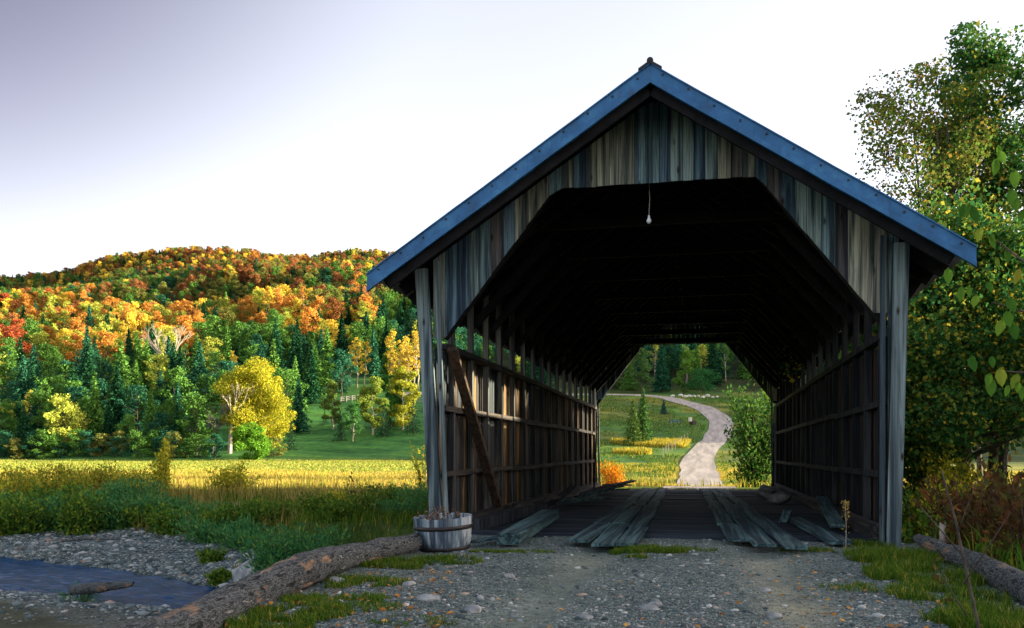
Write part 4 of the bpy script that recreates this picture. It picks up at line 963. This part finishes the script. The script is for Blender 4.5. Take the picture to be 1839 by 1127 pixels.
stuff('verge_grass', blademesh('verge_grass', P3(x, y, -.02), RNG.uniform(.06, .26, len(x)) * (.5 + vnoise(x, y, 2, 5)) * np.where(y < 34, .5, 1), .03, lean=.6), M['goldgrass'], 'golden sunlit grass beside the road beyond the bridge')
x, y = scatter_uvd(30000, 1080, 1250, 104, 130, 72, .42, 8, 62); rd = np.min([np.hypot(x - q[0], y - q[1]) - q[2] / 2 for q in ROADPTS[::2]], axis=0); k = (rd > 1.2) & (RNG.random(len(x)) < .75); x, y = x[k], y[k]
stuff('goldenrod', blademesh('goldenrod', P3(x, y, -.02), RNG.uniform(.3, .9, len(x)), .09, lean=.6), M['goldgrass'], 'golden weeds on the grass bank left of the winding road')
x, y = scatter_uvd(40000, 1060, 1460, 75, 200, 73, .3, 4, 9); rd = np.min([np.hypot(x - q[0], y - q[1]) - q[2] / 2 for q in ROADPTS[::2]], axis=0); k = rd > .5; x, y = x[k], y[k]
stuff('meadow_grass', blademesh('meadow_grass', P3(x, y, -.02), RNG.uniform(.1, .4, len(x)), .08, lean=.7), M['grass'], 'rough green grass beside the winding road')
# bank and verge grass
x, y = scatter_uvd(70000, -160, 1000, 11, 30, 3, .25, .9, 4)
sd2, hw2 = stream_sd(x, y); k = ((sd2 - hw2 > 3.2) | ((x > -8.2) & (sd2 - hw2 > .3))) & (x < XL - .25) & ~((y < 12.2) & (x > -3.9)); x, y = x[k], y[k]
stuff('bank_grass', blademesh('bank_grass', P3(x, y, -.02), RNG.uniform(.10, .34, len(x)), .016, lean=.7), M['grass'], 'long green grass growing over the left stream bank')
x, y = scatter_uvd(9000, -160, 700, 17, 27, 31, .5, .7, 41); sd2, hw2 = stream_sd(x, y); k = (sd2 - hw2 > 3.0) & (x < XL - .3); x, y = x[k], y[k]
stuff('dry_grass', blademesh('dry_grass', P3(x, y, -.02), RNG.uniform(.3, .75, len(x)), .012, lean=.35), M['drygrass'], 'tall dry grass stems among the bank shrubs')
x, y = scatter_uvd(46000, 1480, 2150, 7, 30, 5, .2, .8, 6); k = (x > XR + .25) & ~((x < 2.5) & (y < 11.4)); x, y = x[k], y[k]
stuff('verge_grass', blademesh('verge_grass', P3(x, y, -.02), RNG.uniform(.12, .45, len(x)), .015, lean=.7), M['grass'], 'green grass and weeds right of the bridge')
# short grass patches on the gravel approach
def patch(cx_, cy_, rx, ry, n, hmax, seed):
    rng = np.random.default_rng(seed); a = rng.uniform(0, 6.28, n); r = np.sqrt(rng.uniform(0, 1, n)); x = cx_ + np.cos(a) * r * rx; y = cy_ + np.sin(a) * r * ry; k = vnoise(x, y, .14, seed) > .38; x, y = x[k], y[k]
    return np.stack([x, y, gza(x, y) - .01], 1), rng.uniform(.25, 1, len(x)) * hmax
pts, hs_ = [], []
for i, (u, v, rx, ry, n, hm) in enumerate(((1165, 988, .42, .3, 2000, .09), (1120, 1000, .25, .2, 600, .06), (780, 1003, .5, .25, 1500, .09), (690, 1010, .5, .35, 2200, .1), (620, 1040, .55, .3, 1800, .08), (600, 1075, .4, .3, 1500, .07), (540, 1100, .35, .25, 1500, .08), (480, 1120, .3, .25, 1300, .09), (950, 985, .3, .15, 500, .05), (880, 985, .25, .15, 500, .06), (1610, 1000, .5, .6, 3200, .14), (1660, 1030, .5, .6, 3000, .13), (1700, 1070, .4, .6, 2200, .12), (1760, 1110, .35, .5, 2000, .12), (1560, 975, .3, .3, 900, .12), (1540, 1050, .3, .3, 500, .06), (1260, 985, .2, .15, 250, .05), (650, 1090, .3, .2, 500, .06), (740, 1115, .3, .15, 400, .05), (1450, 985, .3, .2, 500, .07), (1800, 1125, .3, .4, 1500, .14))):
    x0, y0 = atz(u, v); a, b = patch(x0, y0, rx, ry, n * 2, hm, 900 + i); pts.append(a); hs_.append(b)
for i, (a_, b_, c_, n_) in enumerate(((-1.6, 29.25, 1.4, 2600), (.9, 29.25, .9, 1500), (-.55, 29.15, .4, 500))): a, b = patch(a_, b_, c_, .3, n_, .17, 960 + i); pts.append(a); hs_.append(b)
stuff('short_grass', blademesh('short_grass', np.concatenate(pts), np.concatenate(hs_), .006, lean=.9), M['grass'], 'patches of short green grass on the gravel approach')
# fallen leaves
def region_pts(n, seed, u0, u1, v0, v1, pw=1.0):
    rng = np.random.default_rng(seed); u = rng.uniform(u0, u1, n); v = v0 + (v1 - v0) * rng.uniform(0, 1, n) ** pw; xy = [atz(a, b) for a, b in zip(u, v)]; return np.array([p[0] for p in xy]), np.array([p[1] for p in xy])
x1, y1 = region_pts(520, 11, 400, 820, 985, 1140); x2, y2 = region_pts(200, 12, 1400, 1839, 985, 1140); x3, y3 = region_pts(45, 13, 850, 1400, 985, 1140)
x, y = np.concatenate([x1, x2, x3]), np.concatenate([y1, y2, y3]); k = (x > -3.0) & (x < 2.1); x, y = x[k], y[k]
stuff('fallen_leaves', leafmesh('fallen_leaves', P3(x, y, .015), RNG.uniform(.015, .055, len(x)), aspect=.7, nrm=np.tile([0, 0, 1.2], (len(x), 1))), M['fallen'], 'brown and orange leaves fallen on the gravel', 'fallen leaves')
# pebbles
IC = bmesh.new(); bmesh.ops.create_icosphere(IC, subdivisions=1, radius=1); IV = np.array([v_.co[:] for v_ in IC.verts]); IC.verts.ensure_lookup_table(); IFa = np.array([[v_.index for v_ in f.verts] for f in IC.faces]); IC.free()
def pebbles(x, y, r, flat=.55, sink=.25):
    n = len(x); a = RNG.uniform(0, 6.28, n); S = np.stack([r * RNG.uniform(.8, 1.5, n), r * RNG.uniform(.6, 1.0, n), r * flat * RNG.uniform(.6, 1.2, n)], 1)
    W = IV[None] * (1 + RNG.uniform(-.16, .16, (n, len(IV), 1))) * S[:, None]
    c, s = np.cos(a)[:, None], np.sin(a)[:, None]; Xr = W[..., 0] * c - W[..., 1] * s; Yr = W[..., 0] * s + W[..., 1] * c
    V = np.stack([Xr + x[:, None], Yr + y[:, None], W[..., 2] + (gza(x, y) + S[:, 2] * sink)[:, None]], -1).reshape(-1, 3)
    F_ = (IFa[None] + (np.arange(n) * len(IV))[:, None, None]).reshape(-1, 3); me = npmesh('pebbles', V, [F_]); me.polygons.foreach_set('use_smooth', [True] * len(F_)); return me
rng = np.random.default_rng(21); n = 110000
d = 4.6 * (12.3 / 4.6) ** rng.uniform(0, 1, n); u = rng.uniform(250, 1900, n); x, y = dl(d, (u - CX) / F * d)
tr_ = np.exp(-((x + 1.15) / .35) ** 2) + np.exp(-((x - .6) / .35) ** 2); k = (x > -3.3) & (x < 2.6) & (y < 11.6) & (rng.random(n) > .8 * tr_); x, y = x[k], y[k]
r = .0038 * (1 + rng.pareto(2.9, len(x))); r = np.clip(r, .003, .034)
stuff('gravel', pebbles(x, y, r), M['pebble'], 'loose grey gravel on the approach to the bridge', 'gravel')
rng = np.random.default_rng(22); n = 85000; d = rng.uniform(11.5, 24.5, n); u = rng.uniform(-140, 470, n); x, y = dl(d, (u - CX) / F * d); sd2, hw2 = stream_sd(x, y)
k = (x < -4.6) & (sd2 - hw2 < np.where(x > -8.2, 1.0 + (-x - 4.6) * .3, 3.6)) & ((sd2 - hw2 > -.05) | ((-sd2 - hw2 > -.05) & (x < -5) & (rng.random(n) < np.clip(.8 - (-sd2 - hw2) * .8, .04, 1)))); x, y = x[k], y[k]
r = np.clip(.017 * (1 + rng.pareto(3.4, len(x))), .012, .10)
stuff('river_stones', pebbles(x, y, r, .5), M['pebble'], 'grey river stones of the gravel bar beside the stream', 'gravel')
def stone(nm, lab, loc, r, sx=1, sy=1, sz=.6, mat='stone', seed=0, cat='rock', rz=0.0, sub=3, am=.16):
    random.seed(seed); bm = bmesh.new(); bmesh.ops.create_icosphere(bm, subdivisions=sub, radius=r)
    from mathutils import noise as mn
    for v_ in bm.verts: v_.co *= 1 + am * mn.noise(v_.co / r * 1.3 + Vector((seed, 0, 0))) * 2; v_.co.x *= sx; v_.co.y *= sy; v_.co.z *= sz
    me = bpy.data.meshes.new(nm); bm.to_mesh(me); bm.free(); me.polygons.foreach_set('use_smooth', [True] * len(me.polygons)); o = link(nm, me, M[mat], None, loc); o.rotation_euler.z = rz; tag(o, lab, cat); return o
for i, (u, v, r, lab) in enumerate(((605, 1018 + 20, .07, 'flat dark stone in the grass near the log'), (735, 1046, .05, 'round dark stone on the left of the gravel approach'), (850, 1092, .06, 'flat reddish stone on the gravel'), (1165, 1090, .055, 'smooth blue-grey stone near the bottom centre'), (1178, 1082, .045, 'rounded grey stone just behind the blue-grey one'), (915, 1028, .05, 'dark stone half buried left of the wheel track'), (770, 1075, .07, 'large grey stone bottom left of centre'), (1375, 1050, .04, 'pale stone on the right of the gravel'), (1390, 1095, .05, 'flat bluish stone at the right of the gravel'), (1050, 1112, .045, 'grey stone at the bottom of the gravel'))):
    x, y = atz(u, v); stone('stone', lab, (x, y, gz(x, y) + r * .15), r, 1.25, .9, .5, 'stone', 40 + i, 'stone', i)
# pale rocks beyond the log
for i, (u, d, r, sx, lab) in enumerate(((455, 15.2, .34, 1.1, 'large pale angular rock below the willow bush'), (484, 15.6, .30, 1.2, 'smaller pale rock right of the large angular one'), (470, 14.6, .26, 1.3, 'dark rock beneath the pale angular rocks'), (432, 15.4, .18, 1.2, 'small grey rock left of the pale angular rocks'))):
    x, y = atd(u, d); print('rock', x, y, gz(x, y), HY + (H - gz(x, y)) * F / d); o = stone('rock', lab, (x, y, gz(x, y) + r * .45), r, sx, .9, .9, 'stone', 60 + i, 'rock', i * .7, 1, .3); o.data.polygons.foreach_set('use_smooth', [False] * len(o.data.polygons))
# ------------------------------------------------------------------ logs
def log(nm, lab, pts, rad, n=26, seg=70, seed=1):
    from mathutils import noise as mn
    pts = [Vector(p) for p in pts]; V_, F_ = [], []
    for i in range(seg + 1):
        q = i / seg * (len(pts) - 1); j = min(int(q), len(pts) - 2); f = q - j; p = pts[j].lerp(pts[j + 1], f); r = rad[j] * (1 - f) + rad[j + 1] * f
        dr = (pts[j + 1] - pts[j]).normalized(); a = dr.cross(Vector((0, 0, 1))).normalized(); b = dr.cross(a)
        for k in range(n):
            t = 2 * math.pi * k / n; v0 = p + (a * math.cos(t) + b * math.sin(t)) * r
            h = mn.fractal(v0 * 2.2 + Vector((seed, 0, 0)), 1, 2, 4) * .2 + mn.noise(v0 * 14) * .07 + abs(mn.noise(Vector((v0.x * 40, v0.y * 12, v0.z * 40)))) * .10; V_.append(tuple(p + (v0 - p) * (1 + h)))
    for i in range(seg):
        for k in range(n): k2 = (k + 1) % n; F_.append((i * n + k, i * n + k2, (i + 1) * n + k2, (i + 1) * n + k))
    F_ += [tuple(range(n)), tuple(seg * n + k for k in reversed(range(n)))]
    me = bpy.data.meshes.new(nm); me.from_pydata(V_, [], F_); me.polygons.foreach_set('use_smooth', [True] * len(me.polygons))
    o = link(nm, me, M['log']); return tag(o, lab, 'log')
log('log', 'long rough-barked log along the left edge of the gravel approach', [(-2.9, 3.6, .0), (-2.98, 4.7, .02), (-3.1, 5.7, .05), (-3.17, 6.6, .09), (-3.2, 7.6, .10), (-3.1, 8.6, .09), (-3.02, 9.6, .08)], [.115, .12, .13, .13, .115, .10, .09], 40, 220)
log('log', 'dark log lying among the weeds right of the gravel approach', [(2.42, 11.1, .05), (2.36, 9.7, .06), (2.38, 8.4, .05), (2.28, 7.0, .05), (2.24, 5.2, .02)], [.06, .085, .10, .11, .12], seed=5)
x, y = atd(180, 13.9); log('driftwood', 'weathered grey driftwood log on the near shore of the stream', [(x - .45, y - .1, WZ + .2), (x, y, WZ + .24), (x + .5, y + .12, WZ + .3)], [.07, .09, .03], 14, 24, 3)
x, y = atd(140, 19.6); log('driftwood', 'thin brown branch lying on the far gravel bar', [(x - .4, y, -.9), (x + .1, y + .1, -.86), (x + .9, y + .2, -.86)], [.04, .03, .012], 10, 16, 4)
tangle('driftwood_tuft', 'dark weedy clump caught behind the driftwood log', 'weeds', 150, 14.0, 905, .3, .7, 'willow', 12, 500, .05, dz=-.03)
o = mktree('dead_root', 'small grey root standing at the left end of the gravel bar', 'root', ground_at(42, 20.5), bare(21, .75, 1.3, 4), None, M['deadwood'], None)
# ------------------------------------------------------------------ barrel planter
bx, by = atz(798, 983); bz = gz(bx, by)
o = empty('barrel_planter', (bx, by, bz - .01), 0); o.rotation_euler = (R(1.5), R(-2.5), .3); tag(o, 'grey half-barrel planter with black hoops and withered plants', 'planter')
BR, BT, BH = .268, .325, .40
def br_(z): t = z / BH; return BR + (BT - BR) * t + .012 * math.sin(math.pi * t)
mb = MB(); ns = 20
for i in range(ns):
    a0, a1 = 2 * math.pi * i / ns + .006, 2 * math.pi * (i + 1) / ns - .006; b = len(mb.v); top = BH + random.uniform(-.006, .006)
    for zz in (0, BH * .33, BH * .66, top):
        r = br_(min(zz, BH))
        for (rr, a) in ((r, a0), (r * 1.003, (a0 + a1) / 2), (r, a1), (r - .025, a1), (r - .025, a0)): mb.v.append((rr * math.cos(a), rr * math.sin(a), zz))
    for L_ in range(3):
        for k in range(5): k2 = (k + 1) % 5; q = b + L_ * 5; mb.f.append((q + k, q + k2, q + 5 + k2, q + 5 + k))
    mb.f += [tuple(b + k for k in (4, 3, 2, 1, 0)), tuple(b + 15 + k for k in range(5))]
mb.build('staves', M['barrel'], o)
for z0, z1 in ((.045, .085), (.27, .315)):
    mb = MB(); mb.lathe([(br_(z0) + .002, z0), (br_(z0) + .007, z0), (br_(z1) + .007, z1), (br_(z1) + .002, z1)], 40); mb.build('hoop', M['iron'], o, True)
mb = MB(); mb.lathe([(0.001, .355), (.15, .36), (br_(.35) - .024, .345)], 24); mb.build('soil', M['soil'], o, True)
mb = MB(); P = []; random.seed(5)
for i in range(17):
    a = random.uniform(0, 6.28); r = random.uniform(0, .24); p = Vector((math.cos(a) * r, math.sin(a) * r, .34)); e = p + Vector((random.uniform(-.05, .05), random.uniform(-.05, .05), random.uniform(.08, .17))); mb.tube([p, e], [.004, .002], 4)
    for k in range(26): P.append(tuple(p.lerp(e, random.uniform(.3, 1.1)) + Vector([random.gauss(0, .014) for _ in range(3)])))
pl = mb.build('withered_plants', M['trunk'], o); link('flower_heads', leafmesh('flower_heads', np.array(P), .022, aspect=.7), M['deadflower'], pl)
# short posts
x, y = atz(708, 965); o = empty('metal_post', (x, y, gz(x, y) - .25)); tag(o, 'short black metal post behind the left log', 'post')
mb = MB(); mb.box(-.033, .033, -.033, .033, 0, .50); mb.build('shaft', M['iron'], o); mb = MB(); mb.box(-.037, .037, -.037, .037, .502, .512); mb.build('cap', M['roofmetal'], o)
x, y = atz(1693, 985); mb = MB(); mb.lathe([(.001, 0), (.036, 0), (.034, .44), (.031, .455), (.001, .457)], 14); st = mb.build('wooden_stake', M['fencewood'], None, True); st.location = (x, y, gz(x, y) - .12); tag(st, 'short round grey stake behind the right log', 'stake')
# bulb on its cord
o = empty('hanging_bulb', (0, 0, 0)); bxw = XC - .07; o.location = (bxw, YN + .25, 4.5); tag(o, 'bare bulb hanging on a cord under the front of the bridge roof', 'light bulb')
mb = MB(); mb.tube([(0, 0, .12), (.01, 0, -.15), (.0, 0, -.36)], [.006] * 3, 5); mb.build('cord', M['fencewood'], o)
mb = MB(); mb.lathe([(.001, -.36), (.014, -.362), (.016, -.395), (.03, -.42), (.033, -.44), (.02, -.463), (.001, -.47)], 14); mb.build('bulb', M['white'], o, True)
# lumber and debris on the deck
random.seed(15)
def lumber(nm, lab, a, b, w_, h_, mat='plank', cat='board'):
    a = Vector(a); b = Vector(b); o = empty(nm, tuple(a.lerp(b, .5))); mb = MB(); mb.beam(a - Vector(o.location), b - Vector(o.location), w_, h_, j=.008); COL.objects.unlink(o); bpy.data.objects.remove(o)
    mid = a.lerp(b, .5); q = mb.build(nm, M[mat]); q.location = mid; tag(q, lab, cat); return q
lumber('timber', 'thick loose timber lying beside the left wall at the bridge entrance', (-2.2, 9.95, .06), (-2.35, 13.7, .09), .27, .13, 'plank', 'timber')
lumber('timber', 'brown timber along the foot of the left wall', (-3.05, 11.7, .06), (-2.8, 16.5, .10), .2, .16, 'siding', 'timber')
lumber('board', 'broken board sticking up by the left wall inside the bridge', (-2.75, 15.6, .05), (-2.5, 17.3, .38), .14, .04, 'siding')
lumber('board', 'short board lying on the brown timber inside the bridge', (-3.05, 14.2, .19), (-2.65, 16.2, .22), .16, .05, 'rail')
lumber('board', 'small grey board just right of the barrel planter', (-2.6, 9.9, .02), (-2.3, 10.9, .04), .13, .03)
lumber('board', 'long loose board near the right wall at the bridge entrance', (1.5, 10.6, .03), (1.32, 14.2, .04), .24, .05)
lumber('board', 'tilted board leaning on the right wall sill', (1.75, 12.6, .06), (1.95, 16.0, .28), .2, .05)
lumber('board', 'short upright board end in the shade right of the right track', (1.12, 13.6, .04), (1.22, 13.95, .17), .12, .03)
rp = ['nearest the broken board', 'topmost of the left pile', 'under the left pile', 'at the far end of the left wall', 'behind the broken board', 'lowest in the left pile', 'crosswise on the left pile', 'against the left wall by the pile', 'sticking out of the left pile']
for i in range(9):
    y0 = 16.8 + i * 1.15; x0 = random.uniform(-2.95, -2.6); a = random.uniform(-.6, .6)
    lumber('scrap_board', 'scrap board ' + rp[i], (x0, y0, random.uniform(.04, .12)), (x0 + .7 * math.cos(a), y0 + random.uniform(.4, 1.4), random.uniform(.05, .3)), random.uniform(.1, .2), .045, random.choice(['plank', 'rail', 'siding']))
for i in range(6):
    x0, y0 = random.uniform(1.3, 1.95), 20 + i * 1.25; stone('rock', 'blue-grey rubble lump by the right wall, ' + ['nearest', 'second nearest', 'in the middle', 'behind the middle one', 'second farthest', 'farthest'][i], (x0, y0, .06), random.uniform(.12, .24), 1.2, 1, .7, 'stone', 90 + i, 'rubble', i, 1, .3)
for i in range(5):
    x0, y0 = random.uniform(-2.9, -2.4), 20 + i * 1.6; stone('rock', 'pale rubble lump by the left wall, ' + ['nearest', 'second nearest', 'in the middle', 'second farthest', 'farthest'][i], (x0, y0, .05), random.uniform(.1, .18), 1.2, 1, .7, 'stone', 120 + i, 'rubble', i, 1, .3)
# weed stalk in front of the right corner
x, y = atz(1519, 980); o = empty('weed_stalk', (x, y, gz(x, y))); tag(o, 'single pale weed stalk standing before the right side of the entrance', 'weed')
mb = MB(); mb.tube([(0, 0, -.02), (.005, 0, .25), (-.01, 0, .52)], [.005, .004, .002], 5); mb.build('stem', M['fencewood'], o)
P = np.stack([RNG.normal(0, .022, 90), RNG.normal(0, .022, 90), RNG.uniform(.1, .54, 90)], 1); P[:60, 2] = RNG.uniform(.34, .54, 60); link('leaves', leafmesh('leaves', P, .028, aspect=.5), M['drygrass'], o)
